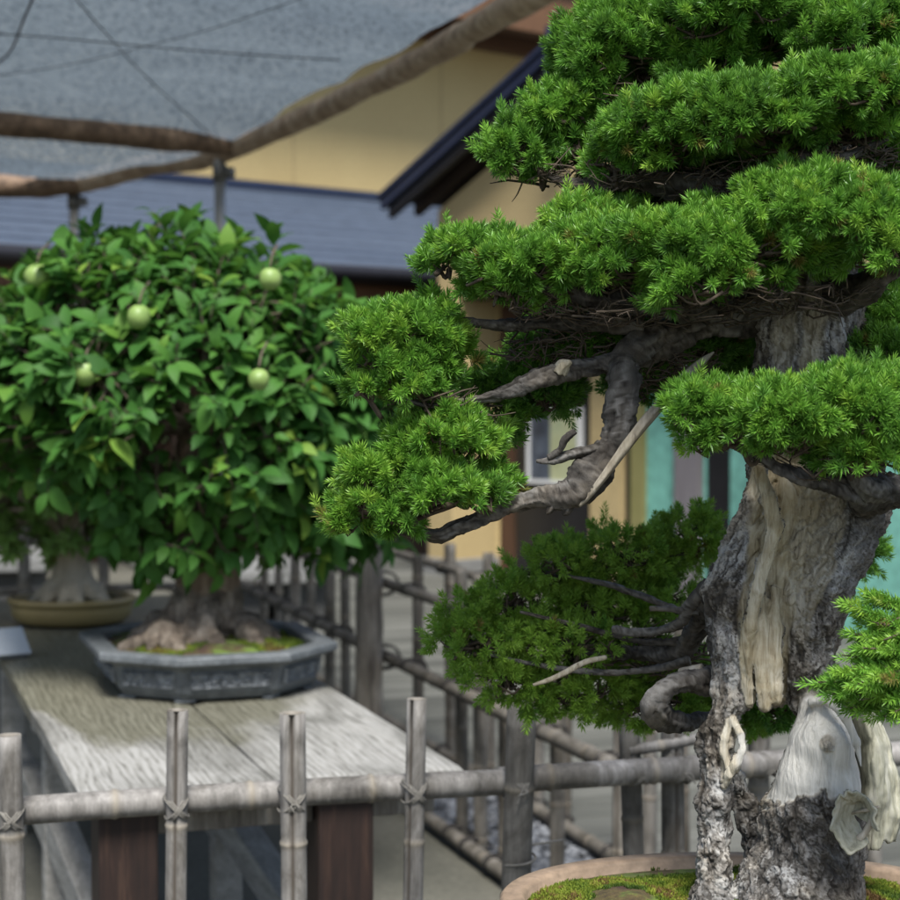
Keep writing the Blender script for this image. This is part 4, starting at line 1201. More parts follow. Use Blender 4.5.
A = np.stack([dead * (1 - .25 * ol), np.clip((shade + .10) * (1 - .35 * sstep(0, 30, vx - ctr - 38)), 0, 1), np.clip(stub + .25 * jin, 0, 1)], -1)
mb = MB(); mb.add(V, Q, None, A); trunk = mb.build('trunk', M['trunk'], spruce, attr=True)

# bare wood details on the trunk
def jins(name, lists, mat, parent, n=9, rough=.0018, k=6, rs=90):
    m_ = MB()
    for i, l in enumerate(lists):
        P, R = W3(l); tube(m_, P, R, n, k, rough=rough, rs=rs, seed=70 + i)
    return m_.build(name, mat, parent)
# peeling shells of dead wood on the right leg
def shell(name, fn, nu, nv, thick, seed, rg=.004):
    G = np.array([[fn(i / (nu - 1), j / (nv - 1)) for j in range(nv)] for i in range(nu)])
    G += rg * np.stack([fbm(G * 45, seed + k, 3) for k in range(3)], -1)
    G += (.0034 * fbm(G * np.array([190, 190, 30]), seed + 7, 4))[..., None] * np.array([.3, 1, .0])
    m_ = MB(); grid_sheet(m_, G); o = m_.build(name, M['shell'], trunk); s = o.modifiers.new('Solidify', 'SOLIDIFY'); s.thickness = thick; s.offset = 0; return o
hq = lambda x, s: float(vnoise(np.array([[x, s, 0.]]), 9)[0])
def f1(u, v):       # broad flake hanging down the right side, folded along its length
    py = 700 + (146 + 7 * hq(v * 6, 3.3)) * u; w = np.interp(u, [0, .2, .5, .8, 1], [22, 36, 40, 46, 34]) + 4 * hq(u * 6, 1.2)
    cx = np.interp(u, [0, .3, .6, 1], [856, 874, 878, 878])
    s = v - .5; return at(cx + w * s, py, D - .022 + .05 * (s * 2) ** 2 + .012 * hq(v * 5, u * 2))
shell('peeling_flake', f1, 60, 40, .0035, 5)
def f2(u, v):       # open cup with a ruffled rim
    a = 2 * math.pi * v * .93 + .9
    r = (u ** .8) * (24 + 6 * math.sin(a + .4) + 5 * hq(v * 5, 5.5) + 3.5 * hq(v * 23, 2.5) * u)
    return at(853 + r * math.cos(a) * .92, 814 + r * math.sin(a) * 1.18 , D - .070 - .030 * u ** 1.6 - .010 * u * hq(v * 8, 9.1))
shell('curled_flake', f2, 26, 90, .0028, 15, .004)
jins('splinter', [[(850, 814, 1.2, D - .07), (860, 811, 2, D - .082), (872, 809, 2.2, D - .092), (879, 807, 1.2, D - .096)]], M['bare'], trunk, n=7)
jins('splinter', [[(872, 810, 1.5, D - .09), (869, 826, 3.0, D - .09), (857, 841, 3.5, D - .084), (847, 850, .8, D - .08)]], M['bare'], trunk, n=7)
jins('splinter', [[(680, 671, 3.5, 2.2), (690, 670, 4.5, 2.19), (702, 668, 5, 2.18)]], M['bare'], trunk, n=7)

# ------------------------------------------------------------------ branches
def branch(l, name='branch', mat='bark', n=20, rough=1., k=8, rs=75, seed=3, parent=None, dead=0.):
    P, R = W3(l); P = catmull(P, k); Rr = np.interp(np.linspace(0, len(l) - 1, len(P)), np.arange(len(l)), R)
    ln = np.concatenate([[0], np.cumsum(np.linalg.norm(np.diff(P, axis=0), axis=1))]); m = max(len(P), int(ln[-1] / .0028)); s_ = np.linspace(0, ln[-1], m)
    P = np.stack([np.interp(s_, ln, P[:, c]) for c in range(3)], -1); Rr = np.interp(s_, ln, Rr)
    P = P + .22 * Rr[:, None] * np.stack([fbm(P * 28, seed + c, 2) for c in range(3)], -1)
    G, N_ = rings(P, Rr, n)
    if dead:
        a_ = np.arange(n) * 2 * math.pi / n
        gr = fbm(np.stack([np.cos(a_)[None] * 2.6 + 0 * s_[:, None], np.sin(a_)[None] * 2.6 + 0 * s_[:, None], s_[:, None] * 12 + 0 * a_[None]], -1), seed, 4)
        G = G + N_ * (gr * .55 * Rr[:, None])[..., None]; A_ = np.tile([dead, .4, .15], (m * n, 1))
    else:
        a_ = np.arange(n) * 2 * math.pi / n; r0 = max(.008, float(Rr.mean())); FG = np.stack([np.cos(a_)[None] * r0 + 0 * s_[:, None] + seed * .37, np.sin(a_)[None] * r0 + 0 * s_[:, None], s_[:, None] * .55 + 0 * a_[None]], -1)
        h_, sh, _ = bark_relief(FG.reshape(-1, 3)); amp = np.clip(Rr / .012, .12, 1.1)
        G = G + N_ * (h_.reshape(m, n) * amp[:, None] * rough * .75 + .10 * Rr[:, None] * fbm(FG * np.array([60, 60, 30]), seed, 4))[..., None]; A_ = np.stack([0 * sh, sh * .62, 0 * sh], -1)
    m_ = MB(); loft(m_, G, A=A_)
    return m_.build(name, M['trunk'], parent or spruce, attr=True)
low = branch([(772, 318, 17, 2.17), (725, 322, 14, 2.15), (672, 328, 14, 2.13), (632, 354, 15, 2.11), (622, 395, 16, 2.10), (616, 440, 16, 2.10), (592, 476, 17, 2.09), (568, 496, 14, 2.09), (535, 498, 11, 2.09), (505, 506, 10, 2.10), (478, 520, 8, 2.10), (452, 531, 7, 2.10), (432, 536, 6, 2.10), (395, 528, 4, 2.10), (360, 520, 3, 2.1)], seed=5)
branch([(565, 497, 12, 2.09), (566, 510, 6, 2.085), (563, 515, 2, 2.085)], 'stub', parent=low); branch([(556, 498, 9, 2.09), (550, 510, 5, 2.085), (546, 514, 2, 2.085)], 'stub', parent=low)
branch([(579, 506, 1.5, 2.075), (590, 494, 3, 2.07), (606, 473, 4.2, 2.065), (626, 446, 5, 2.062), (646, 420, 5.4, 2.065), (668, 394, 5.4, 2.07), (688, 373, 4.6, 2.075), (703, 361, 3.5, 2.08), (714, 352, .8, 2.08)], 'jin', seed=9, parent=low, dead=.45)
branch([(612, 445, 8, 2.10), (585, 452, 6, 2.09), (560, 458, 5, 2.085), (545, 461, 3, 2.085), (536, 461, 1.5, 2.085)], 'dead_twig', n=12, parent=low)
branch([(548, 458, 4, 2.085), (560, 450, 4, 2.08), (566, 440, 4.5, 2.08), (576, 432, 3, 2.08)], 'dead_twig', n=12, parent=low)
branch([(690, 330, 14, 2.14), (640, 352, 11, 2.13), (600, 366, 10, 2.11), (572, 368, 9, 2.10), (545, 377, 9, 2.09), (515, 389, 8, 2.09), (485, 398, 6, 2.09), (455, 403, 4.5, 2.09), (425, 405, 3, 2.09), (395, 395, 2, 2.09)], seed=12)
branch([(560, 372, 8, 2.09), (564, 366, 7, 2.085), (571, 362, 2, 2.08)], 'stub', dead=.9)
branch([(640, 320, 13, 2.12), (590, 322, 9, 2.12), (545, 324, 7, 2.12), (500, 325, 6, 2.12), (465, 322, 4, 2.12), (430, 330, 3, 2.11)], seed=15)
branch([(800, 300, 20, 2.16), (730, 306, 15, 2.12), (660, 306, 12, 2.08), (590, 300, 11, 2.07), (530, 280, 7, 2.07), (470, 262, 4, 2.08)], seed=18)
branch([(840, 300, 20, 2.12), (870, 285, 14, 2.06), (905, 265, 9, 2.04)], seed=21)
branch([(815, 190, 20, 2.15), (770, 185, 15, 2.14), (700, 185, 12, 2.13), (640, 182, 9, 2.13), (590, 186, 7, 2.16), (560, 180, 4, 2.18), (520, 160, 3, 2.19)], seed=24)
branch([(830, 150, 12, 2.10), (800, 160, 7, 2.06), (830, 160, 5, 2.05), (860, 152, 5, 2.05), (888, 138, 3, 2.05)], seed=27, k=6)
branch([(815, 80, 16, 2.17), (760, 95, 11, 2.17), (690, 100, 8, 2.17), (620, 95, 5, 2.18), (570, 90, 3, 2.18)], seed=30)
branch([(815, 60, 14, 2.18), (860, 75, 9, 2.16), (910, 80, 6, 2.15)], seed=31)
branch([(880, 492, 20, 2.06), (850, 490, 14, 2.00), (815, 482, 10, 1.985), (775, 466, 7, 1.985), (745, 448, 5, 1.99), (722, 430, 4, 1.99), (700, 418, 2.5, 1.99)], seed=33)
branch([(900, 488, 12, 2.02), (870, 490, 10, 1.99), (850, 470, 5, 1.98)], seed=34)
branch([(860, 500, 22, 2.12), (885, 494, 18, 2.08), (912, 488, 15, 2.05)], seed=35)
branch([(700, 640, 5, 2.28), (640, 641, 3.5, 2.31), (580, 626, 2.5, 2.33), (520, 612, 1.5, 2.34)], 'twig', n=9, seed=46)
branch([(690, 662, 5, 2.28), (620, 673, 3, 2.31), (560, 668, 2.5, 2.32), (490, 655, 1.5, 2.33)], 'twig', n=9, seed=47)
branch([(690, 615, 4, 2.30), (620, 588, 3, 2.35), (560, 575, 1.5, 2.38)], 'twig', n=9, seed=48)
lowback = branch([(718, 600, 16, 2.2), (700, 622, 12, 2.26), (680, 650, 9, 2.3), (640, 652, 8, 2.33), (590, 650, 6, 2.36), (540, 640, 5, 2.38), (480, 628, 3, 2.39)], seed=36)
branch([(712, 590, 12, 2.2), (692, 605, 6, 2.22), (680, 622, 4.5, 2.24), (662, 630, 4, 2.26), (636, 632, 4, 2.27), (612, 629, 3, 2.28)], 'twig', n=9, seed=37)
branch([(700, 612, 6, 2.22), (672, 609, 4, 2.23), (650, 608, 3, 2.24)], 'twig', n=9, seed=38)
branch([(712, 676, 15, 2.19), (690, 682, 13, 2.17), (668, 689, 12, 2.16), (655, 704, 12, 2.16), (664, 718, 11, 2.18), (684, 722, 9, 2.22), (706, 718, 7, 2.27)], seed=39)
branch([(606, 657, 2.5, 2.3), (585, 662, 3, 2.29), (566, 672, 3, 2.285), (548, 680, 2.5, 2.28), (533, 685, 1.5, 2.28)], 'dead_twig', n=10, dead=1.)
branch([(880, 690, 12, 2.06), (905, 700, 9, 2.0), (930, 690, 6, 1.97)], seed=41)

# ------------------------------------------------------------------ needles
def tuft_templates(kind, count):
    out = []
    for t in range(count):
        V, Q, A = [], [], []
        n = {'tuft': 50, 'fine': 36, 'spray': 62}[kind]
        shoot = {'tuft': .011, 'fine': .013, 'spray': .036}[kind]
        Ln = {'tuft': .0120, 'fine': .0105, 'spray': .0125}[kind]
        w = {'tuft': .00084, 'fine': .00088, 'spray': .00095}[kind]
        for i in range(n):
            s = (i + rng.uniform(0, 1)) / n
            az = i * 2.39996 + rng.normal(0, .25)
            el = np.interp(s, [0, .6, 1], [1.40, .95, .25]) + rng.normal(0, .12)
            if kind == 'spray': el = np.interp(s, [0, .85, 1], [1.1, .9, .25]) + rng.normal(0, .12)
            l = Ln * rng.uniform(.75, 1.12) * np.interp(s, [0, .5, 1], [.85, 1.05, .85])
            dv = np.array([math.sin(el) * math.cos(az), math.sin(el) * math.sin(az), math.cos(el)])
            o = np.array([0, 0, shoot * s])
            side = norm(np.cross(dv, [math.cos(az * 3.1), math.sin(az * 1.7), .6]))
            up2 = np.cross(side, dv)
            k = len(V)
            mid = o + dv * l * .45 + up2 * w * .5
            V += [o - up2 * w * .2, mid + side * w - up2 * w * .3, o + dv * l + np.array([0, 0, l * .08]), mid - side * w - up2 * w * .3]
            Q.append([k, k + 1, k + 2, k + 3]); A += [.0, .45, 1, .45]
        out.append((np.array(V), np.array(Q), np.array(A)))
    return out
TUFT, FINE, SPRAY = tuft_templates('tuft', 9), tuft_templates('fine', 7), tuft_templates('spray', 6)

def pad(name, puffs, temps, mat, size=1.0, dens=1.0, low=-.25, tone=0., spread=.5, lobes=1.9, inner=.2, twigs=True, droop=0., bump_r=.0135):
    """puffs: (px, py, D, rx_px, ry_px, depth_m): overlapping lobes covered in small clumps of shoots"""
    C, Rd = [], []
    for p in puffs:
        c = at(p[0], p[1], p[2]); r = np.array([p[3] * p[2] / F_PX, p[5], p[4] * p[2] / F_PX]); r = np.maximum(r - .011, r * .5)
        n_s = max(2, int(round(np.prod(r) ** (1 / 3) / .011 * lobes)))
        for k in range(n_s):
            q_ = rng.normal(0, 1, 3); q_ *= rng.uniform(.25, 1) ** .6 / np.linalg.norm(q_)
            C.append(c + q_ * r * np.array([.72, .72, .66])); Rd.append(r * np.array([.50, .50, .46]) * rng.uniform(.72, 1.25) + .006)
    C, Rd = np.array(C), np.array(Rd); puffs = C
    pos, ax, tone_, tw = [], [], [], []
    for i in range(len(puffs)):
        area = 4 * math.pi * ((Rd[i][0] * Rd[i][1]) ** 1.6 / 3 + (Rd[i][0] * Rd[i][2]) ** 1.6 / 3 + (Rd[i][1] * Rd[i][2]) ** 1.6 / 3) ** (1 / 1.6)
        nb = int(area / (.0205 ** 2) * dens)
        dv = rng.normal(0, 1, (nb, 3)); dv /= np.linalg.norm(dv, axis=1, keepdims=True)
        keep = dv[:, 2] > low + rng.normal(0, .18, nb)
        dv = dv[keep]
        lump = 1 + .24 * fbm(dv * 2.4 + i * 7.7, 90 + i, 3) + .12 * fbm(dv * 6 + i, 95, 2)
        b = C[i] + dv * Rd[i] * (lump * rng.uniform(.74, 1.08, len(dv)))[:, None]
        ok = np.ones(len(b), bool)
        for j in range(len(puffs)):
            if j != i: ok &= np.linalg.norm((b - C[j]) / Rd[j], axis=1) > .70
        b, dv = b[ok], dv[ok]
        nrm_ = dv / Rd[i]; nrm_ /= np.linalg.norm(nrm_, axis=1, keepdims=True)
        gtone = rng.uniform(-.14, .14, len(b)) + .3 * fbm(b * 16, 99, 2)
        for q_ in range(len(b)):
            m_ = rng.integers(6, 9)
            dd = rng.normal(0, 1, (m_, 3)) + nrm_[q_] * .9; dd /= np.linalg.norm(dd, axis=1, keepdims=True)
            pos.append(b[q_] + dd * bump_r * rng.uniform(.3, 1.15, (m_, 1)) * size); ax.append(nrm_[q_] * .55 + dd * spread + np.array([0, 0, .42 - droop]))
            tone_.append(np.full(m_, gtone[q_])); tw.append((b[q_], i))
        # thinner growth inside the lobe
        ni = int(nb * inner * 3)
        di = rng.normal(0, 1, (ni, 3)); di /= np.linalg.norm(di, axis=1, keepdims=True)
        pi_ = C[i] + di * Rd[i] * (rng.uniform(0, 1, ni) ** .5 * .8)[:, None]; s_ = di[:, 2] > -.5
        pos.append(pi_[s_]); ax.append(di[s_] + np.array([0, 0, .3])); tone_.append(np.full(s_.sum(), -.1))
    pos, ax, tone_ = np.concatenate(pos), np.concatenate(ax), np.concatenate(tone_)
    ax = ax + rng.normal(0, .16, ax.shape)
    n = len(pos)
    t = np.clip(.47 + tone + tone_ + rng.normal(0, .17, n), 0, .95); t[rng.uniform(0, 1, n) < .012] = 1.
    mb_ = MB(); scatter(mb_, temps, pos, frames(ax, rng.uniform(0, 6.28, n)), size * rng.uniform(.8, 1.2, n), np.stack([t, rng.uniform(0, 1, n), np.zeros(n)], -1))
    ls = rng.permutation(n)[:int(n * .035)]; lz = ax[ls] / np.linalg.norm(ax[ls], axis=1, keepdims=True) + np.array([0, 0, .25])
    scatter(mb_, SPRAY, pos[ls], frames(lz, rng.uniform(0, 6.28, len(ls))), size * rng.uniform(.55, .95, len(ls)), np.stack([np.clip(t[ls] + .12, 0, .95), rng.uniform(0, 1, len(ls)), np.zeros(len(ls))], -1))
    o = mb_.build(name, M[mat], spruce, smooth=False, attr=True)
    if twigs:
        m_ = MB()
        for q_ in rng.permutation(len(tw))[:int(len(tw) * .8)]:
            b, i = tw[q_]; a = C[i] + np.array([rng.normal(0, .35) * Rd[i][0], rng.normal(0, .3) * Rd[i][1], -.45 * Rd[i][2]])
            mid = (a + b) / 2 + rng.normal(0, .006, 3) + np.array([0, 0, -.006])
            tube(m_, [a, mid, b], [.0021, .0016, .0009], 5, 3)
        for i in range(len(puffs) - 1):
            a, b = C[i] - np.array([0, 0, .4 * Rd[i][2]]), C[i + 1] - np.array([0, 0, .4 * Rd[i + 1][2]])
            if np.linalg.norm(a - b) < .10: tube(m_, [a, (a + b) / 2 + rng.normal(0, .01, 3), b], [.0034, .003, .0024], 7, 4, rough=.001)
        m_.build('twigs', M['dark_twig'], o)['kind'] = 'stuff'
    return n
tot = 0
P_ = 'foliage_pad'
tot += pad(P_, [(635, 52, 2.22, 85, 46, .10), (730, 25, 2.2, 100, 52, .12), (840, 40, 2.2, 95, 50, .12), (598, 80, 2.2, 34, 30, .06), (690, 75, 2.17, 60, 36, .07), (740, -50, 2.22, 120, 55, .12), (880, -30, 2.25, 90, 60, .12), (890, 55, 2.18, 50, 45, .08)], TUFT, 'needle', tone=-.12)
tot += pad(P_, [(528, 148, 2.2, 42, 30, .055), (560, 122, 2.2, 38, 28, .055), (508, 165, 2.2, 24, 16, .04), (575, 150, 2.2, 24, 22, .04), (545, 168, 2.19, 30, 14, .04)], TUFT, 'needle', tone=-.02)
tot += pad(P_, [(655, 135, 2.10, 62, 34, .07), (750, 112, 2.05, 82, 38, .09), (850, 108, 2.05, 78, 42, .10), (620, 145, 2.12, 32, 24, .05), (700, 125, 2.06, 60, 34, .07), (890, 95, 2.06, 40, 36, .08), (610, 162, 2.12, 26, 16, .045)], TUFT, 'needle', tone=.02)
tot += pad(P_, [(464, 255, 2.10, 42, 19, .05), (530, 272, 2.08, 60, 33, .07), (630, 262, 2.05, 85, 46, .09), (735, 252, 2.02, 85, 50, .10), (830, 222, 2.0, 85, 44, .10), (890, 240, 2.0, 50, 46, .08), (602, 226, 2.12, 58, 20, .07), (500, 290, 2.07, 34, 24, .05), (690, 280, 2.0, 62, 28, .06), (445, 262, 2.1, 26, 18, .04), (770, 200, 2.05, 50, 26, .07)], TUFT, 'needle', tone=.12)
tot += pad(P_, [(398, 335, 2.10, 54, 28, .055), (376, 365, 2.09, 34, 26, .045), (432, 358, 2.11, 46, 30, .05), (410, 386, 2.1, 44, 18, .045), (440, 320, 2.12, 24, 18, .04), (366, 392, 2.09, 15, 12, .03)], TUFT, 'needle', tone=.12)
tot += pad(P_, [(436, 448, 2.10, 62, 36, .06), (398, 480, 2.10, 46, 30, .05), (362, 508, 2.10, 36, 26, .045), (432, 492, 2.07, 54, 32, .055), (478, 436, 2.12, 34, 26, .05), (345, 528, 2.1, 20, 14, .035), (494, 480, 2.12, 20, 16, .035), (395, 520, 2.09, 30, 14, .04), (470, 500, 2.09, 28, 14, .04)], TUFT, 'needle', tone=.10)
tot += pad(P_, [(712, 415, 1.99, 52, 28, .05), (775, 418, 1.975, 64, 34, .06), (845, 420, 1.975, 62, 42, .065), (885, 398, 1.98, 42, 26, .055), (700, 440, 1.99, 26, 16, .04), (860, 458, 1.97, 50, 22, .05), (790, 445, 1.97, 56, 20, .05), (735, 432, 1.98, 40, 20, .045)], TUFT, 'needle', tone=.04)
tot += pad(P_, [(540, 374, 2.27, 52, 24, .06), (600, 350, 2.24, 76, 34, .08), (556, 396, 2.25, 46, 24, .05), (496, 432, 2.22, 20, 22, .04), (690, 345, 2.26, 70, 26, .07), (640, 380, 2.34, 30, 26, .06), (490, 395, 2.24, 40, 26, .05), (735, 372, 2.28, 34, 26, .05)], FINE, 'needle', tone=-.22, low=-.5, dens=.8)  # inner foliage: shade between the pads put into a darker needle tone
tot += pad(P_, [(485, 640, 2.37, 40, 26, .06), (520, 600, 2.39, 50, 22, .06), (500, 676, 2.37, 46, 22, .06), (560, 566, 2.42, 48, 24, .06), (600, 610, 2.42, 62, 22, .07), (570, 640, 2.38, 66, 20, .07), (560, 690, 2.38, 62, 22, .06), (640, 555, 2.45, 60, 26, .07), (700, 545, 2.47, 44, 30, .06), (660, 600, 2.45, 60, 20, .07), (650, 660, 2.43, 64, 22, .07), (640, 700, 2.42, 60, 22, .06), (700, 690, 2.44, 40, 24, .06), (740, 712, 2.44, 44, 22, .06), (470, 612, 2.38, 26, 18, .04)], FINE, 'needle_fine', tone=.50, low=-.8, dens=.52, spread=.9, droop=.2, inner=.05, lobes=1.7, bump_r=.015)
tot += pad(P_, [(866, 556, 2.38, 16, 24, .04), (762, 700, 2.4, 40, 30, .06), (800, 690, 2.4, 30, 30, .05)], FINE, 'needle', tone=-.15, low=-.8)
tot += pad(P_, [(800, 300, 2.28, 90, 30, .07), (880, 320, 2.22, 40, 40, .07), (890, 360, 2.12, 30, 24, .06), (890, 150, 2.30, 60, 44, .07), (790, 170, 2.32, 70, 40, .07), (700, 165, 2.3, 70, 36, .06), (620, 190, 2.28, 40, 16, .05), (760, 180, 2.24, 110, 22, .07), (690, 195, 2.2, 60, 14, .06), (640, 205, 2.2, 50, 14, .06)], FINE, 'needle', tone=-.2, low=-.6, dens=.8)

# long feathery shoots reaching in at the lower right
def sprays(list_, tone):
    pos, ax = [], []; m_ = MB()
    for a, b, D0, c, d_, D1 in list_:
        p, q_ = at(a, b, D0), at(c, d_, D1); Ln = np.linalg.norm(q_ - p); t = (q_ - p) / Ln
        tube(m_, [p, (p + q_) / 2 + np.array([0, 0, .004]), q_], [.0022, .0018, .001], 6, 4)
        for s in np.arange(.0, Ln - .02, .024): pos.append(p + t * s); ax.append(t)
        sd = norm(np.cross(t, [0, 0.25, 1]))
        for s in np.arange(.015, Ln - .015, .015):
            for sg in (1, -1):
                if rng.uniform() < .8:
                    dv = norm(t + sd * sg * rng.uniform(.5, .9) + rng.normal(0, .12, 3)); l = .012 + .02 * (1 - s / Ln)
                    pos.append(p + t * s); ax.append(dv)
                    if l > .022: pos.append(p + t * s + dv * .022); ax.append(dv + t * .3)
    pos, ax = np.array(pos), np.array(ax); n = len(pos)
    mb_ = MB(); scatter(mb_, SPRAY, pos, frames(ax, rng.uniform(0, 6.28, n)), rng.uniform(.75, 1.05, n), np.stack([np.clip(.45 + tone + rng.normal(0, .15, n), 0, 1), rng.uniform(0, 1, n), np.zeros(n)], -1))
    o = mb_.build('foliage_pad', M['needle'], spruce, smooth=False, attr=True); m_.build('twigs', M['dark_twig'], o)
sprays([(935, 690, 1.97, 818, 682, 1.95), (930, 700, 1.97, 850, 708, 1.94), (935, 675, 1.97, 842, 655, 1.95), (935, 655, 1.97, 855, 634, 1.96), (930, 640, 1.97, 850, 606, 1.97), (930, 620, 1.98, 868, 593, 1.98), (935, 665, 1.96, 880, 668, 1.92), (925, 705, 1.96, 884, 716, 1.92), (935, 690, 1.96, 900, 640, 1.93), (930, 650, 1.95, 905, 690, 1.9), (935, 610, 1.97, 890, 622, 1.94), (930, 682, 1.95, 832, 694, 1.93), (925, 672, 1.95, 836, 672, 1.93), (930, 690, 1.94, 862, 700, 1.91), (925, 660, 1.94, 862, 648, 1.92), (930, 668, 1.93, 858, 684, 1.9), (920, 640, 1.95, 872, 622, 1.95), (920, 680, 1.92, 872, 676, 1.9), (930, 700, 1.93, 895, 712, 1.9), (930, 630, 1.94, 884, 640, 1.92), (915, 610, 1.98, 876, 600, 1.98)], .2)
tot += pad(P_, [(886, 672, 1.96, 30, 24, .04), (862, 684, 1.955, 26, 14, .03), (905, 640, 1.97, 24, 22, .04)], TUFT, 'needle', tone=.14, low=-.7, size=.95)
# old bare twigs crowding the shaded undersides
def twig_mass(boxes, count, seed):
    q = np.random.default_rng(seed); m_ = MB(); n_ = 0
    for (px, py, D0, rx, ry, rd), c in zip(boxes, count):
        C = at(px, py, D0); R = np.array([rx * D0 / F_PX, rd, ry * D0 / F_PX])
        for k in range(c):
            d_ = q.normal(0, 1, 3); d_ /= np.linalg.norm(d_); p = C + d_ * R * q.uniform(.2, 1) ** .5
            v_ = norm(np.array([q.normal(0, 1), q.normal(0, .7), q.uniform(-.25, .7)])); l = q.uniform(.018, .05); r = q.uniform(.0007, .0019)
            e = p + v_ * l; mid = (p + e) / 2 + q.normal(0, l * .12, 3)
            tube(m_, [p, mid, e], [r, r * .8, r * .4], 4, 2)
            if q.uniform() < .5:
                e2 = mid + norm(v_ + q.normal(0, .7, 3)) * l * .5; tube(m_, [mid, e2], [r * .7, r * .3], 4)
    o = m_.build('dead_twigs', M['dark_twig'], spruce); o['kind'] = 'stuff'
twig_mass([(660, 315, 2.06, 110, 14, .08), (790, 300, 2.04, 80, 16, .08), (560, 312, 2.08, 50, 10, .05), (700, 185, 2.12, 110, 18, .08), (830, 165, 2.10, 80, 22, .08), (640, 100, 2.2, 60, 20, .06), (560, 178, 2.19, 50, 8, .04), (440, 405, 2.1, 50, 8, .04), (560, 350, 2.15, 60, 24, .06), (660, 370, 2.18, 60, 30, .06), (640, 655, 2.38, 90, 26, .06), (835, 474, 1.99, 55, 8, .04)],
          [150, 110, 60, 200, 180, 120, 50, 50, 110, 120, 160, 30], 77)
print('tufts', tot)
# ================================================================== broad leaves
def leaf_template(n, width, fold, droop, lobes=0, wave=.0):
    out = []
    for t in range(n):
        rows = 6; V, Q, A = [], [], []
        dr = droop * rng.uniform(.5, 1.5); fo = fold * rng.uniform(.5, 1.5); tw = rng.normal(0, .15)
        for i in range(rows):
            s = i / (rows - 1)
            w = width * [.05, .72, 1.0, .92, .58, .03][i]
            y = s * math.cos(dr * s); z = -s * math.sin(dr * s)
            for j in (-1, 0, 1):
                x = j * w; zz = z + abs(j) * w * fo + (tw * s * j * w) + wave * math.sin(s * 9 + j) * abs(j)
                V.append([x, y, zz]); A.append(s)
        for i in range(rows - 1):
            for j in range(2):
                a = i * 3 + j; Q.append([a, a + 1, a + 4, a + 3])
        out.append((np.array(V), np.array(Q), np.array(A)))
    return out
LEAF = leaf_template(8, .245, .28, .5, wave=.012)

def leaf_frames(Y, Nrm):
    """leaf points along Y with its face towards Nrm"""
    Y = Y / np.linalg.norm(Y, axis=1, keepdims=True)
    X = np.cross(Y, Nrm); X /= np.maximum(np.linalg.norm(X, axis=1, keepdims=True), 1e-6)
    Z = np.cross(X, Y)
    return np.stack([X, Y, Z], -1)

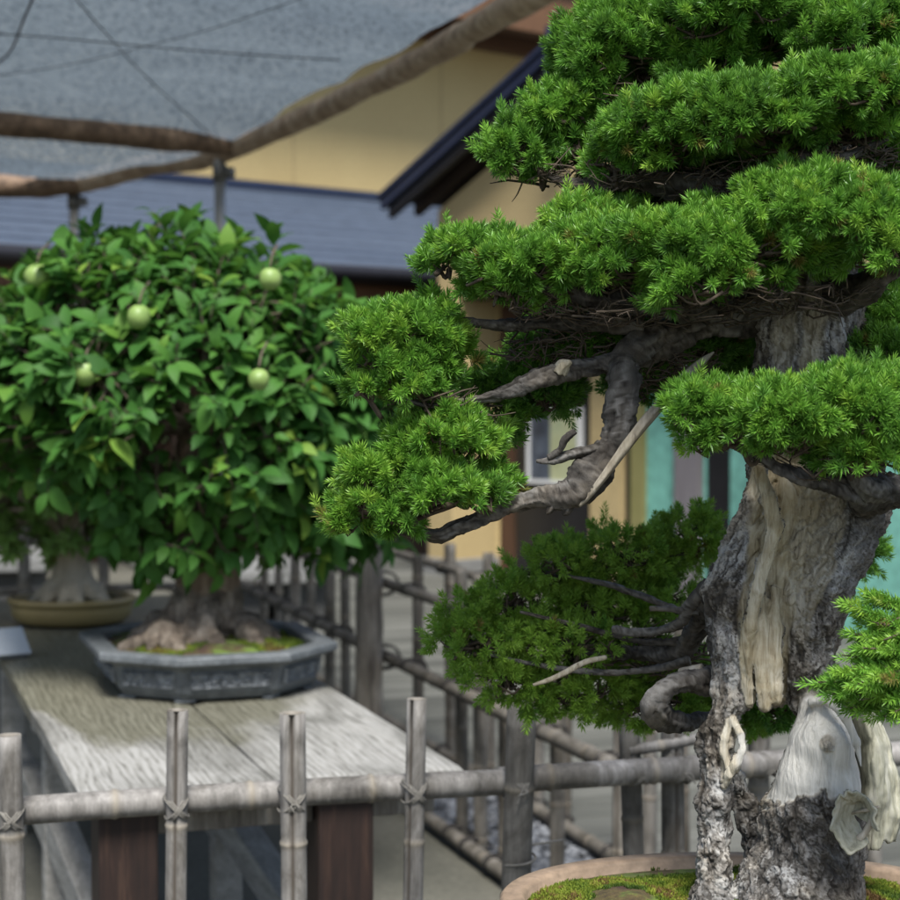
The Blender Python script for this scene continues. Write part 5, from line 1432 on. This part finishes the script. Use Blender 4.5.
def broad_crown(tree, C, R, nsprig, leaf_len, mat, seed, low=-.75, gaps=.0, per=(6, 10), limb_from=None, limb_r=.02, bark='quince_bark', keep=None, tone=0):
    C, R = np.array(C), np.array(R)
    dv = rng.normal(0, 1, (nsprig * 3, 3)); dv /= np.linalg.norm(dv, axis=1, keepdims=True)
    rad = rng.uniform(.45, 1, len(dv)) ** .45
    lump = 1 + .12 * fbm(dv * 2.2, seed, 3) + .05 * fbm(dv * 6, seed + 3, 2)
    P = C + dv * R * (rad * lump)[:, None]
    ok = dv[:, 2] > low + rng.normal(0, .1, len(dv))
    if keep is not None: ok &= keep(P)
    P, dv, rad = P[ok][:nsprig], dv[ok][:nsprig], rad[ok][:nsprig]
    pos, Y, Nn, tn, sc = [], [], [], [], []
    tw = MB()
    for i in range(len(P)):
        out = norm(dv[i] / R * R.mean() * .8 + np.array([0, 0, .30]) + rng.normal(0, .35, 3))
        m = rng.integers(*per); L_ = leaf_len * rng.uniform(1.1, 1.9)
        a = P[i] - out * L_ * .6
        tube(tw, [a, a + out * L_ * .5 + rng.normal(0, .004, 3), a + out * L_], [.0022, .0018, .001], 5, 2)
        g0 = rng.normal(0, .12); young = rng.uniform() < .16 and rad[i] > .8
        for k in range(m):
            s = (k + .6) / m; az = k * 2.4 + rng.uniform(0, .6)
            ref = norm(np.cross(out, [.3, .2, 1])); bi = np.cross(out, ref)
            sd = ref * math.cos(az) + bi * math.sin(az)
            sp_ = np.interp(s, [0, 1], [1.15, .5])
            y = norm(out * math.cos(sp_) + sd * math.sin(sp_) + np.array([0, 0, .02 + .25 * dv[i][2]]) + rng.normal(0, .16, 3))
            nn = norm(np.array([0, 0, 1.0]) + out * .7 + dv[i] * .5 + rng.normal(0, .3, 3))
            pos.append(a + out * L_ * s + y * .006); Y.append(y); Nn.append(nn)
            tn.append(np.clip(.42 + tone + g0 + rng.normal(0, .16) + (.42 if young and s > .55 else 0), 0, 1)); sc.append(leaf_len * rng.uniform(.55, 1.4) * np.interp(s, [0, .8, 1], [1, 1, .65]))
    pos, Y, Nn = np.array(pos), np.array(Y), np.array(Nn); n = len(pos)
    m_ = MB(); scatter(m_, LEAF, pos, leaf_frames(Y, Nn), np.array(sc), np.stack([np.array(tn), rng.uniform(0, 1, n), np.zeros(n)], -1))
    crown = m_.build('crown', M[mat], tree, smooth=True, attr=True)
    if limb_from is not None:
        hubs = []
        nl = 22
        sel = rng.choice(len(P), nl, replace=False)
        for i in sel:
            s0 = limb_from[rng.integers(0, len(limb_from))]
            e = C + (P[i] - C) * .8
            mid = (s0 + e) / 2 + rng.normal(0, .03, 3) * R.mean() * 2
            lb = MB(); tube(lb, [s0, s0 * .6 + mid * .4 + rng.normal(0, .012, 3), mid, mid * .4 + e * .6 + rng.normal(0, .015, 3), e], [limb_r, limb_r * .8, limb_r * .6, limb_r * .42, limb_r * .2], 8, 5, rough=.002, rs=40)
            lb.build('limb', M[bark], tree); hubs += [mid, mid * .4 + e * .6, e]
        hubs = np.array(hubs)
        for i in range(len(P)):
            h = hubs[np.argmin(np.linalg.norm(hubs - P[i], axis=1))]
            tube(tw, [h, (h + P[i]) / 2 + rng.normal(0, .015, 3), P[i]], [.0038, .003, .002], 5, 3)
    tw.build('twigs', M['twig'], tree)
    return n

# ------------------------------------------------------------------ quince in the relief pot
qb = PC + np.array([0, 0, .118])
quince = thing('quince_tree', 'broad leaved quince bonsai bearing green fruit above the blue grey pot', 'bonsai tree', qb)
QD = 4.57; QS = QD / F_PX
f = Field(qb + np.array([-.30, -.26, -.05]), qb + np.array([.30, .26, .75]), .0052)
tr = [at(206, 640, QD), at(203, 610, QD), at(200, 575, QD), at(190, 530, QD), at(186, 480, QD), at(194, 430, QD), at(196, 390, QD)]
f.chain(tr, [.060, .060, .054, .046, .042, .038, .032], .02)
f.chain([at(226, 640, QD), at(226, 600, QD), at(228, 560, QD), at(232, 520, QD)], [.05, .038, .028, .024], .02)
rr_ = np.random.default_rng(11)
for k in range(10):
    a = k * 2 * math.pi / 10 + rr_.uniform(-.15, .15); ln = rr_.uniform(.15, .225) * (1.05 if math.cos(a) < 0 else .9)
    dv = np.array([math.cos(a), math.sin(a), 0]); sd = np.array([-dv[1], dv[0], 0])
    o = qb
    pts = [o + dv * .05 + np.array([0, 0, rr_.uniform(.05, .10)]), o + dv * .105 + sd * rr_.normal(0, .02) + np.array([0, 0, rr_.uniform(.018, .05)]), o + dv * ln * .75 + sd * rr_.normal(0, .028) + np.array([0, 0, .024]), o + dv * ln + sd * rr_.normal(0, .035) + np.array([0, 0, -.012])]
    f.chain(pts, [.036, rr_.uniform(.022, .032), rr_.uniform(.018, .034), rr_.uniform(.014, .026)], .003)
    for j in range(2):
        s = pts[2] + (pts[1] - pts[2]) * rr_.uniform(0, .7); f.capsule(s, s + sd * rr_.choice([-1, 1]) * rr_.uniform(.03, .06) + dv * .03 + np.array([0, 0, -.035]), .018, .011, .005)
V, Q = f.mesh(); N = vert_normals(V, Q)
F1, F2, idr = worley(V * np.array([40, 40, 22.]), 3)
V = V + N * (.010 * fbm(V * 22, 5, 4) + .007 * fbm(V * np.array([60, 60, 12.]), 9, 3) + .003 * sstep(0, .3, F2 - F1))[:, None]
low_ = (V[Q].mean(1)[:, 2] < qb[2] + .135 + .03 * fbm(V[Q].mean(1) * 20, 3, 2))
m_ = MB(); m_.add(V, Q); o = m_.build('trunk', M['rust_bark'], quince)
o.data.materials.append(M['quince_bark']); o.data.polygons.foreach_set('material_index', low_.astype(np.int32))
def quince_gap(P):
    # the crown opens around the trunk, low on the near side
    px = 450 + F_PX * P[:, 0] / P[:, 1]; py = 398 - F_PX * (P[:, 2] - CAM_H) / P[:, 1]
    hole = (((px - 186) / 36) ** 2 + ((py - 450) / 55) ** 2 < 1) & (rng.uniform(0, 1, len(P)) < .8)
    lowl = ((py > 545) & (px < 130)) | ((py > 478) & (px < 84)) | ((py > 500) & (px < 110))
    return ~hole & ~lowl
QC = at(172, 403, 4.62)
nq = broad_crown(quince, QC, (.565, .49, .45), 980, .068, 'leaf', 3, low=-.95, limb_from=np.array(tr[3:]), limb_r=.022, bark='quince_bark', keep=quince_gap)
nq += broad_crown(quince, at(345, 440, 4.66), (.20, .26, .36), 190, .070, 'leaf', 13, low=-.9, keep=quince_gap, tone=-.08)
for px, py, D_ in ((139, 317, 4.16), (270, 279, 4.2), (259, 379, 4.12), (85, 373, 4.15), (37, 276, 4.35), (236, 398, 4.3)):
    c = at(px, py, D_); m_ = MB(); sphere(m_, c, (10.2 + 2.6 * rng.uniform()) * D_ / F_PX, 20, 14, 1.0 + .14 * rng.uniform(), .09, 1.3, int(px)); fr = m_.build('fruit', M['fruit'], quince)
    m_ = MB(); tube(m_, [c + np.array([0, 0, .028]), c + np.array([.004, .02, .06]), c + np.array([.01, .09, .09])], .0028, 6, 3); m_.build('stalk', M['twig'], fr)

# ------------------------------------------------------------------ maple in the tan pot
mbase = MC + np.array([0, 0, .06])
maple = thing('maple_tree', 'pale green maple bonsai with flared roots in the round tan pot', 'bonsai tree', mbase)
f = Field(mbase + np.array([-.19, -.19, -.03]), mbase + np.array([.19, .19, .45]), .005)
tr = [mbase + np.array(p) for p in ((0, 0, 0), (0, 0, .08), (.01, 0, .18), (.0, 0, .30), (-.03, 0, .42))]
f.chain(tr, [.085, .062, .048, .04, .034], .03)
for k in range(11):
    a = k * 2 * math.pi / 11 + rr_.uniform(-.2, .2); dv = np.array([math.cos(a), math.sin(a), 0]); sd = np.array([-dv[1], dv[0], 0]); ln = rr_.uniform(.12, .16)
    f.chain([mbase + dv * .04 + np.array([0, 0, .09]), mbase + dv * .085 + np.array([0, 0, .045]) + sd * rr_.normal(0, .01), mbase + dv * ln + np.array([0, 0, -.01]) + sd * rr_.normal(0, .02)], [.03, .024, .012], .012)
V, Q = f.mesh(); N = vert_normals(V, Q); V = V + N * (.006 * fbm(V * 30, 15, 4))[:, None]
m_ = MB(); m_.add(V, Q); m_.build('trunk', M['maple_bark'], maple)
# lobed leaf: five pointed fingers
MAP = []
for k in range(5):
    V, Q, A = [], [], []
    for a, l in ((-1.9, .55), (-.95, .85), (0, 1.0), (.95, .85), (1.9, .55)):
        d2 = np.array([math.sin(a), math.cos(a), -.25 * l]); s2 = np.array([math.cos(a), -math.sin(a), 0]) * .17; b_ = len(V)
        V += [np.zeros(3), d2 * l * .5 + s2, d2 * l + np.array([0, 0, -.1 * l]), d2 * l * .5 - s2]; Q.append([b_, b_ + 1, b_ + 2, b_ + 3]); A += [0, .5, 1, .5]
    MAP.append((np.array(V), np.array(Q), np.array(A)))
save, LEAF = LEAF, MAP
broad_crown(maple, mbase + np.array([-.16, .0, .58]), (.46, .40, .44), 560, .045, 'maple_leaf', 33, low=-.97, per=(6, 9), limb_from=np.array(tr[2:]), limb_r=.016, bark='maple_bark')
LEAF = save
print('quince leaves', nq)
# ================================================================== daylight and camera
w = bpy.data.worlds.new('World'); SC.world = w; w.use_nodes = True
nt = w.node_tree; bg = nt.nodes['Background']
sky = nt.nodes.new('ShaderNodeTexSky'); sky.sky_type = 'NISHITA'; sky.sun_disc = False
SUN_EL, SUN_AZ = math.radians(57), math.radians(174)      # azimuth clockwise from +Y: high, behind the camera's left
sky.sun_elevation = SUN_EL; sky.sun_rotation = SUN_AZ
sky.air_density = 1.0; sky.dust_density = 1.5; sky.ozone_density = 1.0
nt.links.new(sky.outputs[0], bg.inputs[0]); bg.inputs[1].default_value = .10
sd = bpy.data.lights.new('sun', 'SUN'); sd.energy = 4.1; sd.angle = math.radians(20); sd.color = (1, .975, .94)
so = bpy.data.objects.new('sun', sd); COL.objects.link(so)
to_sun = Vector((math.sin(SUN_AZ) * math.cos(SUN_EL), math.cos(SUN_AZ) * math.cos(SUN_EL), math.sin(SUN_EL)))
so.rotation_euler = to_sun.to_track_quat('Z', 'Y').to_euler(); so.location = (0, 0, 12)

cd = bpy.data.cameras.new('camera'); co = bpy.data.objects.new('camera', cd); COL.objects.link(co)
co.location = (0, 0, CAM_H); co.rotation_euler = (math.pi / 2 - PITCH, 0, 0)
cd.sensor_width = 36; cd.lens = F_PX / 900 * 36; cd.clip_end = 400; cd.clip_start = .05
cd.dof.use_dof = True; cd.dof.focus_distance = 2.08; cd.dof.aperture_fstop = 6.0; cd.dof.aperture_blades = 7
SC.camera = co
vs = SC.view_settings; SC.display_settings.display_device = 'sRGB'
vs.view_transform = 'Standard'; vs.look = 'None'; vs.gamma = 1; vs.use_curve_mapping = False; vs.exposure = 0.92
SC.cycles.max_bounces = 8; SC.cycles.transparent_max_bounces = 16; SC.cycles.use_denoising = True
